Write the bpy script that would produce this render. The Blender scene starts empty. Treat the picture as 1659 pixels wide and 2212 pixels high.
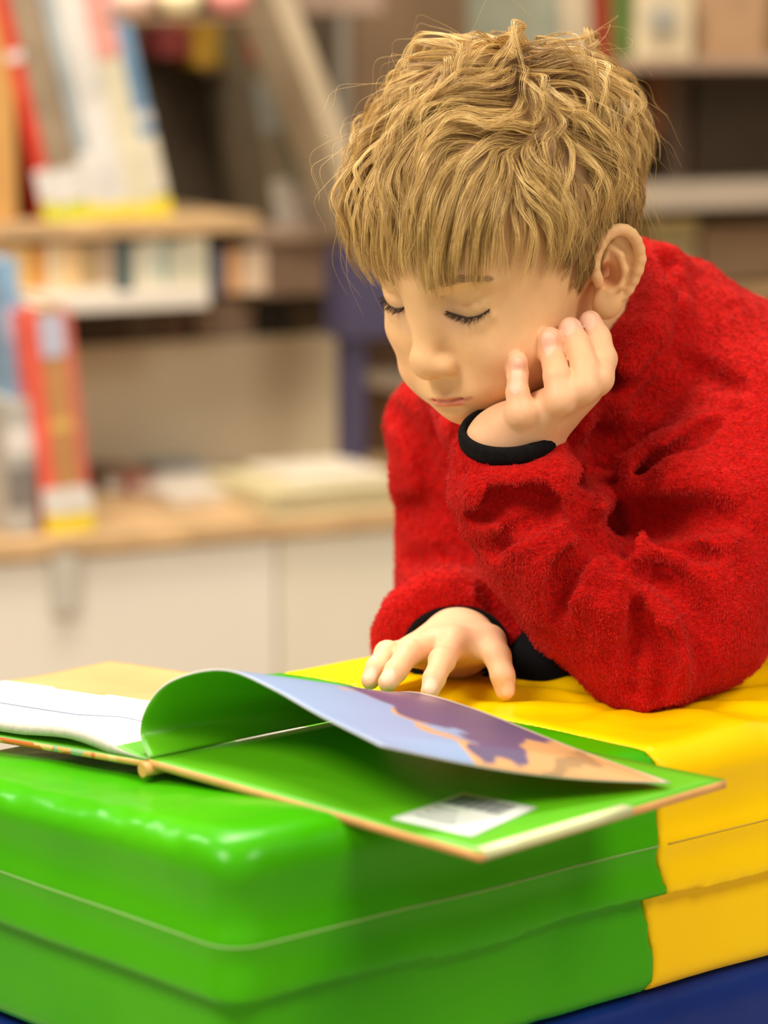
import bpy, bmesh, math, random
import numpy as np
from mathutils import Vector, Matrix

# ------------------------------------------------------------------ camera, light, exposure
sc = bpy.context.scene
COL = sc.collection
TH = math.radians(10)
F = 5876.0
CAM = np.array([0.0, 0.0, 0.894])
cd = bpy.data.cameras.new('camera'); cam = bpy.data.objects.new('camera', cd); COL.objects.link(cam)
cam.location = CAM; cam.rotation_euler = (math.pi/2-TH, 0, 0)
cd.sensor_fit = 'HORIZONTAL'; cd.sensor_width = 24.0; cd.lens = 24.0*F/1659
cd.clip_start = .05; cd.clip_end = 60
cd.dof.use_dof = True; cd.dof.focus_distance = 1.585; cd.dof.aperture_fstop = 3.4
sc.camera = cam
sc.view_settings.view_transform = 'Standard'; sc.view_settings.look = 'None'
sc.view_settings.gamma = 1; sc.view_settings.use_curve_mapping = False
sc.view_settings.exposure = 0.55
w = bpy.data.worlds.new('world'); sc.world = w; w.use_nodes = True
w.node_tree.nodes['Background'].inputs[0].default_value = (1.0, .91, .78, 1)
w.node_tree.nodes['Background'].inputs[1].default_value = 0.36

def area(name, loc, target, size, power, col, sy=None):
    d = bpy.data.lights.new(name, 'AREA'); d.shape = 'RECTANGLE'; d.size = size; d.size_y = sy or size
    d.energy = power; d.color = col
    o = bpy.data.objects.new(name, d); COL.objects.link(o); o.location = loc
    o.rotation_euler = (Vector(target)-Vector(loc)).to_track_quat('-Z', 'Y').to_euler()
    return o
area('ceiling_panel_light', (-.5, 2.3, 2.75), (-.3, 2.0, 0), 1.0, 40, (1, .92, .79), .5)
area('ceiling_panel_light', (-1.5, .3, 2.6), (0, 1.7, .6), 0.9, 45, (1, .93, .81))
area('ceiling_panel_light', (1.5, .3, 2.5), (.25, 1.6, .4), .9, 27, (1, .91, .78))
area('ceiling_spot_light', (-2.1, 2.5, 2.6), (-.2, 1.5, .5), .30, 13, (1, .95, .86))
area('ceiling_panel_light', (0.0, 2.9, 2.75), (-.1, 3.6, .2), 1.2, 26, (1, .92, .80), .5)

# ------------------------------------------------------------------ helpers
fw = np.array([0, math.cos(TH), -math.sin(TH)]); upv = np.array([0, math.sin(TH), math.cos(TH)])
def ray(px, py):
    return fw + np.array([1., 0, 0])*(px-829.5)/F - upv*(py-1106)/F
def at(px, py, Y):                       # the world point seen at a pixel, at distance Y into the room
    r = ray(px, py); return CAM + r*(Y/r[1])
def atz(px, py, z):                      # the world point seen at a pixel, at height z
    r = ray(px, py); return CAM + r*((z-CAM[2])/r[2])

def tag(o, label=None, cat=None, group=None, kind=None):
    if label: o['label'] = label
    if cat: o['category'] = cat
    if group: o['group'] = group
    if kind: o['kind'] = kind
    return o
def empty(name, loc=(0, 0, 0), rot=(0, 0, 0)):
    o = bpy.data.objects.new(name, None); COL.objects.link(o); o.location = loc; o.rotation_euler = rot
    o.empty_display_size = .05
    return o
def link(name, me, mat=None, parent=None, smooth=False):
    o = bpy.data.objects.new(name, me); COL.objects.link(o)
    if mat is not None:
        for m in (mat if isinstance(mat, (list, tuple)) else [mat]): me.materials.append(m)
    if parent is not None: o.parent = parent
    if smooth:
        me.polygons.foreach_set('use_smooth', np.ones(len(me.polygons), dtype=bool))
    return o
def mesh_np(name, V, Q, mat=None, parent=None, smooth=True, mi=None):
    V = np.asarray(V, dtype=np.float32); Q = np.asarray(Q, dtype=np.int32)
    me = bpy.data.meshes.new(name); n = Q.shape[1]
    me.vertices.add(len(V)); me.vertices.foreach_set('co', V.ravel())
    me.loops.add(Q.size); me.loops.foreach_set('vertex_index', Q.ravel())
    me.polygons.add(len(Q)); me.polygons.foreach_set('loop_start', np.arange(0, Q.size, n, dtype=np.int32))
    o = link(name, me, mat, parent, smooth)
    if mi is not None: me.polygons.foreach_set('material_index', np.asarray(mi, dtype=np.int32))
    me.update(calc_edges=True); me.validate()
    return o
def box_bm(bm, lo, hi, bev=0.0, M=None, mi=0):
    r = bmesh.ops.create_cube(bm, size=1.0)
    vs = r['verts']
    for v in vs:
        v.co = Vector([lo[i]+(v.co[i]+.5)*(hi[i]-lo[i]) for i in range(3)])
    fs = set(f for v in vs for f in v.link_faces)
    for f in fs: f.material_index = mi
    if bev > 0:
        es = list(set(e for v in vs for e in v.link_edges))
        rr = bmesh.ops.bevel(bm, geom=es, offset=bev, segments=2, affect='EDGES', profile=.6)
        vs = list(set(v for f in rr['faces'] for v in f.verts) | set(v for v in vs if v.is_valid))
    if M is not None:
        for v in vs: v.co = M @ v.co
def obj_bm(name, bm, mat, parent=None, smooth=False):
    me = bpy.data.meshes.new(name); bm.to_mesh(me); bm.free()
    return link(name, me, mat, parent, smooth)
def box(name, lo, hi, mat, parent=None, bev=.002, M=None):
    bm = bmesh.new(); box_bm(bm, lo, hi, bev, M); return obj_bm(name, bm, mat, parent)

# ---- materials
def mat_base(name):
    m = bpy.data.materials.new(name); m.use_nodes = True
    nt = m.node_tree; return m, nt, nt.nodes['Principled BSDF']
def noise_mix(nt, scale, c1, c2, detail=3, coord='Object', lo=.35, hi=.65, rough=.5, stretch=None):
    tc = nt.nodes.new('ShaderNodeTexCoord'); n = nt.nodes.new('ShaderNodeTexNoise')
    n.inputs['Scale'].default_value = scale; n.inputs['Detail'].default_value = detail; n.inputs['Roughness'].default_value = rough
    src = tc.outputs[coord]
    if stretch:
        mp = nt.nodes.new('ShaderNodeMapping'); mp.inputs['Scale'].default_value = stretch
        nt.links.new(src, mp.inputs[0]); src = mp.outputs[0]
    nt.links.new(src, n.inputs['Vector'])
    r = nt.nodes.new('ShaderNodeValToRGB'); r.color_ramp.elements[0].position = lo; r.color_ramp.elements[1].position = hi
    r.color_ramp.elements[0].color = (*c1, 1); r.color_ramp.elements[1].color = (*c2, 1)
    nt.links.new(n.outputs[0], r.inputs[0]); return r, n
def srgb(r, g, b):
    return tuple(((x/255)/12.92 if x/255 <= .04045 else ((x/255+.055)/1.055)**2.4) for x in (r, g, b))
_mc = {}
def simple(name, c, rough=.5, var=.12, scale=8, spec=.5, bump=0, bscale=200, coat=0):
    if name in _mc: return _mc[name]
    m, nt, b = mat_base(name)
    r, n = noise_mix(nt, scale, tuple(x*(1-var) for x in c), tuple(min(1, x*(1+var)) for x in c))
    nt.links.new(r.outputs[0], b.inputs['Base Color'])
    b.inputs['Roughness'].default_value = rough; b.inputs['Specular IOR Level'].default_value = spec
    b.inputs['Coat Weight'].default_value = coat
    if bump:
        n2 = nt.nodes.new('ShaderNodeTexNoise'); n2.inputs['Scale'].default_value = bscale
        tc = nt.nodes.new('ShaderNodeTexCoord'); nt.links.new(tc.outputs['Object'], n2.inputs['Vector'])
        bp = nt.nodes.new('ShaderNodeBump'); bp.inputs['Strength'].default_value = bump; bp.inputs['Distance'].default_value = .002
        nt.links.new(n2.outputs[0], bp.inputs['Height']); nt.links.new(bp.outputs[0], b.inputs['Normal'])
    _mc[name] = m; return m

# ---- value noise
def _h(i, j, k, s):
    n = (i.astype(np.int64)*374761393 + j.astype(np.int64)*668265263 + k.astype(np.int64)*1274126177 + s*974711) & 0xffffffff
    n = ((n ^ (n >> 13))*1274126177) & 0xffffffff
    return ((n ^ (n >> 16)) & 0xffff).astype(np.float32)/32767.5 - 1
def vnoise(P, freq, seed=0):
    q = P*freq; i = np.floor(q); f = (q-i).astype(np.float32); f = f*f*(3-2*f); i = i.astype(np.int64)
    out = 0
    for a in (0, 1):
        wx = f[:, 0] if a else 1-f[:, 0]
        for b in (0, 1):
            wy = f[:, 1] if b else 1-f[:, 1]
            for c in (0, 1):
                wz = f[:, 2] if c else 1-f[:, 2]
                out = out + wx*wy*wz*_h(i[:, 0]+a, i[:, 1]+b, i[:, 2]+c, seed)
    return out

# ---- signed distance modelling
def smin(a, b, k):
    h = np.maximum(k-np.abs(a-b), 0)/k
    return np.minimum(a, b) - h*h*k*.25
def smax(a, b, k): return -smin(-a, -b, k)
class S:
    def __init__(s): s.ops = []
    def add(s, fn, c, r, k=.01, op='u'):
        s.ops.append((fn, np.asarray(c, float), r, k, op)); return s
    def ell(s, c, r, k=.01, op='u', rot=None):
        c = np.asarray(c, np.float32); r = np.asarray(r, np.float32)
        Rm = None if rot is None else np.array(Matrix.Rotation(rot[1], 3, rot[0]) if isinstance(rot, tuple) else rot, dtype=np.float32)
        def fn(P):
            q = P-c
            if Rm is not None: q = q @ Rm
            k0 = np.sqrt(((q/r)**2).sum(1)); k1 = np.sqrt(((q/(r*r))**2).sum(1))+1e-9
            return k0*(k0-1)/k1
        return s.add(fn, c, float(r.max()), k, op)
    def cone(s, a, b, ra, rb, k=.01, op='u', sq=None):
        a = np.asarray(a, np.float32); b = np.asarray(b, np.float32); ba = b-a; L = float(ba@ba)+1e-12
        def fn(P):
            pa = P-a; h = np.clip(pa@ba/L, 0, 1)[:, None]
            d = pa-ba*h
            if sq is not None:
                ax, f = sq; e = (d@ax)[:, None]*ax; d = d + e*(f-1)
            return np.sqrt((d*d).sum(1)) - (ra+(rb-ra)*h[:, 0])
        return s.add(fn, (a+b)/2, float(np.sqrt(L))/2+max(ra, rb)*1.0, k, op)
    def path(s, pts, rs, k=.01, op='u'):
        if not hasattr(rs, '__len__'): rs = [rs]*len(pts)
        pts = np.asarray(pts, np.float32); c = pts.mean(0); R = float(np.sqrt(((pts-c)**2).sum(1)).max()+max(rs))
        segs = []
        for i in range(len(pts)-1):
            a = pts[i]; ba = pts[i+1]-a; segs.append((a, ba, float(ba@ba)+1e-12, rs[i], rs[i+1]))
        def fn(P):
            o = None
            for a, ba, L, r0, r1 in segs:
                pa = P-a; h = np.clip(pa@ba/L, 0, 1)
                d = pa-ba*h[:, None]; d = np.sqrt((d*d).sum(1))-(r0+(r1-r0)*h)
                o = d if o is None else smin(o, d, .0025)
            return o
        return s.add(fn, c, R, k, op)
    def sub(s, other, c, r, k=.01, op='u', xf=None, scale=1):
        return s.add(lambda P: (other(P) if xf is None else other(xf(P))*scale), c, r, k, op)
    def __call__(s, P, cull=None):
        d = np.full(len(P), .5, np.float32)
        for fn, c, r, k, op in s.ops:
            if cull is not None and r is not None:
                lb = np.linalg.norm(cull[0]-c)-r-cull[1]
                if lb > k+cull[2]: continue
            if op == 'warp': d = fn(P, d); continue
            e = fn(P).astype(np.float32)
            if op == 'u': d = smin(d, e, k)
            elif op == 's': d = smax(d, -e, k)
            elif op == 'i': d = smax(d, e, k)
        return d
def hit(f, px, py, t0=1.0, t1=2.6):
    r = ray(px, py); r = r/np.linalg.norm(r); t = t0
    for _ in range(160):
        p = CAM+r*t; d = float(f(p[None].astype(np.float32))[0])
        if d < .0004: return p
        t += max(d*.8, .0004)
        if t > t1: return None
    return None
def surface(f, lo, hi, h, B=8, slack=1.25):
    """dual (surface nets) mesh of f=0 at cell size h, only where the surface is"""
    lo = np.asarray(lo, float); hi = np.asarray(hi, float); H = h*B
    n = np.ceil((hi-lo)/H).astype(int)
    g = np.stack(np.meshgrid(*[np.arange(k) for k in n], indexing='ij'), -1).reshape(-1, 3)
    step = 4
    key = (g[:, 0]//step*1000+g[:, 1]//step)*1000+g[:, 2]//step
    od = np.argsort(key, kind='stable'); g = g[od]; key = key[od]
    cuts = np.r_[0, np.nonzero(np.diff(key))[0]+1, len(g)]
    keep = []
    for a, b in zip(cuts[:-1], cuts[1:]):
        P = (lo+(g[a:b]+.5)*H).astype(np.float32); c = P.mean(0); R = np.linalg.norm(P-c, axis=1).max()
        d = f(P, (c, R, H*.87*slack))
        m = np.abs(d) < H*.87*slack
        if m.any(): keep.append(g[a:b][m])
    N = (n*B+2).astype(np.int64)
    o9 = np.stack(np.meshgrid(*[np.arange(B+1)]*3, indexing='ij'), -1).reshape(-1, 3)
    VK, VP, E = [], [], [[], [], []]
    for kb in keep:
        idx = (kb[:, None, :]*B+o9[None]).reshape(-1, 3)
        P = (lo+idx*h).astype(np.float32); c = P.mean(0); R = np.linalg.norm(P-c, axis=1).max()
        d = f(P, (c, R, h*3)).reshape(len(kb), B+1, B+1, B+1)
        s = d < 0
        cs = [s[:, a:a+B, b:b+B, e:e+B] for a in (0, 1) for b in (0, 1) for e in (0, 1)]
        tot = sum(x.astype(np.int8) for x in cs); act = (tot > 0) & (tot < 8)
        bi, i, j, k = np.nonzero(act)
        if not len(bi): continue
        acc = np.zeros((len(bi), 3)); cnt = np.zeros(len(bi))
        C8 = {(a, b, e): d[bi, i+a, j+b, k+e] for a in (0, 1) for b in (0, 1) for e in (0, 1)}
        for (a, b, e), v0 in C8.items():
            for ax in range(3):
                q = [a, b, e]
                if q[ax]: continue
                q[ax] = 1; v1 = C8[tuple(q)]; cr = (v0 < 0) != (v1 < 0)
                t = np.where(cr, v0/np.where(cr, v0-v1, 1), 0)
                pt = np.tile(np.array([a, b, e], float), (len(bi), 1)); pt[:, ax] += t
                acc += pt*cr[:, None]; cnt += cr
        base = kb[bi]*B+np.stack([i, j, k], -1)
        VP.append(lo+(base+acc/cnt[:, None])*h)
        VK.append((base[:, 0]*N[1]+base[:, 1])*N[2]+base[:, 2])
        for ax in range(3):
            sl0 = [slice(None)]+[slice(0, B)]*3; sl1 = list(sl0); sl1[ax+1] = slice(1, B+1)
            cr = s[tuple(sl0)] != s[tuple(sl1)]
            b2, i2, j2, k2 = np.nonzero(cr)
            bb = kb[b2]*B+np.stack([i2, j2, k2], -1)
            E[ax].append(np.c_[bb, s[tuple(sl0)][b2, i2, j2, k2]])
    VK = np.concatenate(VK); VP = np.concatenate(VP)
    od = np.argsort(VK); VK = VK[od]; VP = VP[od]
    Q = []
    for ax in range(3):
        e = np.concatenate(E[ax]); b = e[:, :3]; flip = e[:, 3].astype(bool)
        u = np.zeros(3, int); v = np.zeros(3, int); u[(ax+1) % 3] = 1; v[(ax+2) % 3] = 1
        cid = []; ok = np.ones(len(b), bool)
        for off in (0*u, -u, -u-v, -v):
            q = b+off; kk = (q[:, 0]*N[1]+q[:, 1])*N[2]+q[:, 2]
            ii = np.clip(np.searchsorted(VK, kk), 0, len(VK)-1); ok &= VK[ii] == kk; cid.append(ii)
        q = np.stack(cid, -1)
        q = np.where(flip[:, None], q, q[:, ::-1])
        Q.append(q[ok])
    return VP.astype(np.float32), np.concatenate(Q)
def grad(f, P, e=.0006):
    g = np.stack([f(P+np.eye(3, dtype=np.float32)[i]*e)-f(P-np.eye(3, dtype=np.float32)[i]*e) for i in range(3)], -1)
    return g/(np.linalg.norm(g, axis=1, keepdims=True)+1e-9)
def sdf_obj(name, f, lo, hi, h, mat, parent=None):
    V, Q = surface(f, lo, hi, h)
    return mesh_np(name, V, Q, mat, parent), V
def attr(o, name, vals, typ='FLOAT'):
    a = o.data.attributes.new(name, typ, 'POINT')
    if typ == 'FLOAT': a.data.foreach_set('value', np.asarray(vals, np.float32))
    else:
        c = np.c_[vals, np.ones(len(vals))].astype(np.float32); a.data.foreach_set('color', c.ravel())
def tube(name, pts, r, mat, parent=None, n=8, closed=False, taper=None):
    pts = np.asarray(pts, float); m = len(pts); V = []
    T = np.gradient(pts, axis=0) if not closed else np.roll(pts, -1, 0)-np.roll(pts, 1, 0)
    T /= np.linalg.norm(T, axis=1, keepdims=True)+1e-12
    nrm = np.cross(T[0], [0, 0, 1.]);
    if np.linalg.norm(nrm) < 1e-3: nrm = np.cross(T[0], [1., 0, 0])
    nrm /= np.linalg.norm(nrm)
    for i in range(m):
        nrm = nrm-T[i]*(nrm@T[i]); nrm /= np.linalg.norm(nrm); b = np.cross(T[i], nrm)
        rr = r[i] if hasattr(r, '__len__') else r
        for j in range(n):
            a = 2*math.pi*j/n; V.append(pts[i]+(nrm*math.cos(a)+b*math.sin(a))*rr)
    Q = []
    for i in range(m if closed else m-1):
        for j in range(n):
            Q.append([i*n+j, i*n+(j+1) % n, ((i+1) % m)*n+(j+1) % n, ((i+1) % m)*n+j])
    o = mesh_np(name, V, Q, mat, parent)
    if not closed:
        bm = bmesh.new(); bm.from_mesh(o.data); bm.verts.ensure_lookup_table()
        bm.faces.new([bm.verts[j] for j in range(n)][::-1]); bm.faces.new([bm.verts[(m-1)*n+j] for j in range(n)])
        bm.to_mesh(o.data); bm.free()
    return o
def strands(name, P, rad, tint, mat, parent=None):
    """P: (n, m, 3) points; rad (m,) radius along; tint (n,) value"""
    n, m, _ = P.shape
    hc = bpy.data.hair_curves.new(name); hc.add_curves([m]*n)
    hc.points.foreach_set('position', P.astype(np.float32).ravel())
    rad = np.broadcast_to(rad, (n, m)).astype(np.float32)
    a = hc.attributes.get('radius') or hc.attributes.new('radius', 'FLOAT', 'POINT'); a.data.foreach_set('value', rad.ravel())
    a = hc.attributes.new('tint', 'FLOAT', 'CURVE'); a.data.foreach_set('value', tint.astype(np.float32))
    o = bpy.data.objects.new(name, hc); COL.objects.link(o); hc.materials.append(mat)
    if parent is not None: o.parent = parent
    return o
def sm(x, a, b):
    t = np.clip((x-a)/(b-a), 0, 1); return t*t*(3-2*t)

def under(o, p):
    bpy.context.view_layer.update(); o.parent = p; o.matrix_parent_inverse = p.matrix_world.inverted(); return o
# ------------------------------------------------------------------ room
FLOOR = simple('floor_vinyl', (.42, .36, .28), .45, .08, 3)
WALL = simple('wall_paint', (.50, .43, .33), .9, .05, 2)
box('floor', (-4, -1.5, -.05), (5, 6.5, 0), FLOOR, None, 0)['kind'] = 'structure'
box('wall_back', (-4, 6.0, 0), (5, 6.15, 2.9), WALL, None, 0)['kind'] = 'structure'
box('wall_left', (-4.15, -1.5, 0), (-4, 6.15, 2.9), WALL, None, 0)['kind'] = 'structure'
box('wall_right', (5, -1.5, 0), (5.15, 6.15, 2.9), WALL, None, 0)['kind'] = 'structure'

# shelf frame: s along the shelves, q into them, z up
YAW = math.radians(27); A0 = np.array([0.0, 3.35, 0.0]); AX = np.array([math.cos(YAW), math.sin(YAW), 0]); AQ = np.array([-math.sin(YAW), math.cos(YAW), 0])
def sp(px, py, q=0.0):                   # pixel -> (s, z) on the plane q behind the shelf front
    r = ray(px, py); o = A0+AQ*q; t = ((o-CAM)@AQ)/(r@AQ); p = CAM+r*t-A0
    return p@AX, p[2]
def sbox(name, s0, s1, q0, q1, z0, z1, mat, parent, bev=.002, tilt=0, piv=None):
    M = None
    if tilt:
        pv = Vector(piv) if piv else Vector(((s0+s1)/2, q0, z0))
        M = Matrix.Translation(pv) @ Matrix.Rotation(tilt, 4, 'Y') @ Matrix.Translation(-pv)
    return box(name, (s0, q0, z0), (s1, q1, z1), mat, parent, bev, M)
def shelf_root(name): return empty(name, tuple(A0), (0, 0, YAW))
OAK = simple('oak_veneer', (.52, .33, .16), .5, .15, 14)
OAKD = simple('dark_oak', (.22, .135, .07), .6, .2, 14)
CREAM = simple('cream_laminate', (.69, .635, .55), .45, .04, 3)
BEIGE = simple('beige_panel', (.50, .39, .235), .6, .05, 3)
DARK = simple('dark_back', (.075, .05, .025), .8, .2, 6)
TAUPE = simple('taupe_laminate', (.34, .23, .155), .6, .1, 4)
GREY = simple('grey_laminate', (.40, .32, .24), .5, .05, 4)
MAUVE = simple('indigo_paint', (.050, .040, .085), .6, .1, 6)

zc = sp(0, 1170)[1]                       # top of the low cabinet
s_l = -1.35; s_r = 1.25; s_g = sp(865, 1100)[0]+.14
low = shelf_root('low_cabinet'); tag(low, 'long low cream cabinet with an oak top at the foot of the shelving', 'cabinet')
sbox('worktop', s_l, s_r, -.012, .42, zc-.022, zc, OAK, low)
sd = sp(600, 1180)[0]
sbox('door', s_l, sd-.002, 0, .018, .02, zc-.026, CREAM, low); sbox('door', sd+.002, s_r, 0.002, .020, .02, zc-.026, simple('cream_laminate_b', (.66, .60, .48), .45, .04, 3), low)
sbox('body', s_l+.01, s_r-.01, .02, .41, 0.0, zc-.024, BEIGE, low)
h_s, h_z = sp(135, 1260)
o = sbox('handle', h_s-.016, h_s+.016, -.012, 0.0, h_z-.035, h_z+.045, simple('grey_metal', (.45, .41, .35), .4, .05), low); 
# bookcase standing on it
bc = shelf_root('bookcase'); tag(bc, 'tall wooden bookcase with beige back panels and dark bays on the low cabinet', 'bookcase')
zt = 1.75
Q0 = .20                                   # the shelves stand back from the cabinet's front edge
z1b = sp(300, 668, Q0)[1]; z1t = sp(300, 472, Q0)[1]
zgp = sp(300, 742, .38)[1]
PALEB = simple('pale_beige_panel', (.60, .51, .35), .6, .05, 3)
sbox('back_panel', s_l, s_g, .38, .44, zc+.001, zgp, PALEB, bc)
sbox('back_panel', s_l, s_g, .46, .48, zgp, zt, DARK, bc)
sbox('shelf_board', s_l, sp(560, 500, Q0)[0], Q0, .45, z1t-.022, z1t, OAK, bc)
sbox('shelf_board', sp(560, 500, Q0)[0]+.001, s_g, Q0+.06, .45, z1t-.040, z1t-.02, TAUPE, bc)
sbox('shelf_edge', s_l, sp(445, 650, Q0)[0], Q0-.012, Q0+.01, z1b, z1b+.022, CREAM, bc)
sbox('shelf_board', s_l, sp(445, 650, Q0)[0], Q0+.01, .45, z1b, z1b+.015, OAK, bc)
sbox('top_board', s_l, s_r, Q0, .48, zt, zt+.025, OAK, bc)
sbox('side_panel', s_l-.02, s_l, Q0, .48, zc+.001, zt, OAK, bc)
su = sp(30, 300, Q0)[0]
sbox('upright', su-.040, su+.010, Q0+.02, .45, z1t+.001, zt, simple('orange_oak', (.52, .27, .075), .5, .12, 14), bc)
sbox('taupe_panel', sp(570, 600, .30)[0], s_g, .30, .32, sp(600, 640, .30)[1], z1t-.041, TAUPE, bc)
# right-hand bays, seen past the boy
sR0 = sp(1405, 400)[0]; 
sbox('back_panel', s_g+.002, s_r, .41, .43, zc+.001, zt, simple('brown_back', (.20, .12, .06), .8, .15, 3), bc)
zz = sp(1520, 425)[1]
sbox('shelf_board', s_g+.002, s_r, .02, .40, zz-.018, zz+.016, GREY, bc)
z3 = sp(1520, 640)[1]
sbox('shelf_board', s_g+.002, s_r, .10, .40, z3-.02, z3, OAK, bc)
z4 = sp(1520, 840)[1]
sbox('shelf_board', s_g+.002, s_r, .10, .40, z4-.02, z4, GREY, bc)
ztt = sp(1520, 132)[1]
sbox('shelf_board', sp(1370, 100)[0], s_r, .0, .40, ztt-.012, ztt+.003, TAUPE, bc)
sbox('side_panel', s_r, s_r+.02, .0, .42, zc+.001, zt, OAK, bc)
# indigo post
po = shelf_root('display_post'); tag(po, 'dark indigo upright post with a wide head, behind the chin of the boy', 'post')
p0, p1 = sp(737, 800)[0], sp(800, 800)[0]
p0, p1 = sp(748, 800, .14)[0], sp(786, 800, .14)[0]
sbox('post', p0, p1, .13, .17, zc+.013, sp(760, 560, .14)[1], MAUVE, po)
sbox('post_head', sp(745, 640, .12)[0], sp(850, 640, .12)[0], .12, .18, sp(760, 735, .12)[1], sp(760, 540, .12)[1], MAUVE, po)
sbox('post_foot', p0-.03, p1+.03, .10, .20, zc+.0005, zc+.012, simple('brown_foot', (.16, .10, .06), .6), po)

# ---- books
WHITE = (.62, .585, .54)
def book(label, s0, s1, z0, h, q0, depth, cov, tilt=0, group=None, tags=(), name='book', bands=()):
    """a closed book standing spine out; s0..s1 spine width at its foot"""
    r = shelf_root(name); tag(r, label, 'book', group)
    piv = (s1, q0, z0); w_ = s1-s0
    M = Matrix.Translation(Vector(piv)) @ Matrix.Rotation(tilt, 4, 'Y') @ Matrix.Translation(-Vector(piv))
    cm = simple('cover_%d_%d_%d' % tuple(int(c*255) for c in cov), cov, .42, .10, 30)
    bm = bmesh.new(); t = min(.0028, w_*.2)
    box_bm(bm, (s0, q0, z0), (s0+t, q0+depth, z0+h), .0008, M); box_bm(bm, (s1-t, q0, z0), (s1, q0+depth, z0+h), .0008, M)
    box_bm(bm, (s0, q0-.0015, z0), (s1, q0+t, z0+h), .0010, M)
    obj_bm('cover', bm, cm, r)
    bm = bmesh.new(); box_bm(bm, (s0+t*1.05, q0+t, z0+.004), (s1-t*1.05, q0+depth-.004, z0+h-.004), 0, M)
    obj_bm('page_block', bm, simple('paper_edge', (.70, .64, .52), .8, .05, 200), r)
    for (a, b, c) in list(tags)+list(bands):
        bm = bmesh.new(); box_bm(bm, (s0-.0004, q0-.0026, z0+a*h), (s1+.0004, q0-.0012, z0+b*h), 0, M)
        obj_bm('spine_label' if (a, b, c) in tags else 'spine_band', bm, simple('lab_%d_%d_%d' % tuple(int(x*255) for x in c), c, .5, .06, 60), r)
    return r
YEL = (.72, .56, .03); LIM = (.55, .56, .02)
gU = 'leaning picture books on the upper shelf'
# leaning row on the upper shelf : foot x-range (px), tilt from the picture
zf = z1t
def bx(px, q=.22, y=470): return sp(px, y, q)[0]
U = [ # foot x0, x1, colour, height(m), label, tags, bands
    (96, 128, (.52, .035, .015), .40, 'bright red book leaning next to the orange wooden upright', [(0, .055, LIM), (.06, .16, WHITE)], [(.50, .53, WHITE)]),
    (129, 192, (.27, .20, .13), .42, 'grey brown book with a white and lime spine label, leaning on the red one', [(0, .055, LIM), (.06, .16, WHITE)], []),
    (196, 226, (.33, .36, .36), .42, 'slim slate grey book leaning between the brown and the wide white book', [(0, .05, YEL)], [(.05, .2, WHITE)]),
    (227, 284, WHITE, .42, 'wide white book with a yellow foot label, leaning on the upper shelf', [(0, .05, YEL)], [(.88, .97, (.38, .42, .45))]),
    (285, 338, (.62, .56, .40), .41, 'cream book with a pink upper spine, second from the end of the leaning row', [(0, .05, YEL)], [(.50, .86, (.62, .28, .23)), (.87, .99, (.28, .36, .34))]),
    (339, 372, (.14, .25, .38), .40, 'blue book at the open end of the leaning row', [(0, .07, YEL)], [(.08, .26, (.60, .54, .42)), (.30, .34, (.5, .5, .5))])]
dpx = .000575
for x0, x1, c, h, lb, tg, bd in U:
    book(lb, bx(x0), bx(x1), zf+.0015, h, Q0+.02, .19, c, -math.radians(12.5), gU, tg, 'book', bd)
# leaning row at the lower left, feet near y=1170
zf2 = zc
Lw = [(18, 80, (.42, .40, .36), .16, 'small grey patterned book on the cabinet top, below the light blue books', [], [(.2, .5, (.18, .16, .14)), (.6, .8, WHITE)], .03, 0),
      (58, 98, (.20, .34, .50), .325, 'light blue book leaning at the edge of the lower row', [(0, .08, WHITE)], [(.7, .82, (.45, .47, .62))], .06, 1),
      (100, 130, (.70, .10, .06), .268, 'bright red book with a white and yellow foot label in the lower row', [(0, .08, YEL), (.085, .20, WHITE)], [], .02, 1),
      (131, 182, (.42, .20, .07), .272, 'orange brown book with pale figures in the lower row', [(0, .08, YEL), (.085, .20, WHITE)], [(.78, .96, (.42, .42, .52)), (.45, .5, (.6, .35, .1))], .02, 1),
      (183, 203, (.50, .12, .08), .265, 'thin dark red book at the open end of the lower row', [(0, .08, YEL), (.085, .20, WHITE)], [], .02, 1)]
for x0, x1, c, h, lb, tg, bd, q, tl in Lw:
    book(lb, sp(x0, 1150, q)[0], sp(x1, 1150, q)[0], zf2+.0015, h, q, .15, c, -math.radians(5.2)*tl, 'books leaning in the lower row' if tl else None, tg, 'book', bd)
bd_ = [(0, 52, (.20, .33, .52), .37)]
book('tall pale blue book at the closed end of the lower row', sp(-2, 1150, .16)[0], sp(50, 1150, .16)[0], zf2+.0015, .34, .175, .015, (.30, .42, .62), -math.radians(6), None, [], 'book')
# low row of small books behind the cream shelf edge (y 490..650)
r0 = z1b+.0155+.0005
lowrow = [(-40, 22, (.72, .42, .16)), (24, 62, (.78, .50, .18)), (64, 98, (.70, .30, .06)), (100, 128, (.74, .60, .38)), (130, 172, (.76, .50, .24)), (174, 208, (.45, .31, .14)),
          (210, 246, (.42, .30, .20)), (248, 284, (.06, .10, .10)), (286, 318, (.66, .60, .46)), (320, 352, (.60, .60, .48)), (354, 362, (.18, .34, .28)), (364, 398, (.62, .58, .44)), (400, 447, (.60, .57, .42))]
nm = ['amber', 'orange', 'dark orange', 'cream', 'peach', 'tan', 'brown', 'black green', 'ivory', 'pale grey', 'thin green', 'off-white', 'wide pale yellow']
for i, (x0, x1, c) in enumerate(lowrow):
    tg = [(.0, .2, (.74, .64, .48))] if i not in (7,) else []
    book('%s small book in the row under the upper shelf board' % nm[i], sp(x0, 640, Q0+.02)[0], sp(x1, 640, Q0+.02)[0], r0, z1t-.022-r0-.004-.003*(i % 3), Q0+.018, .16, c, 0, 'small books in the row under the upper shelf', tg)
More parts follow.
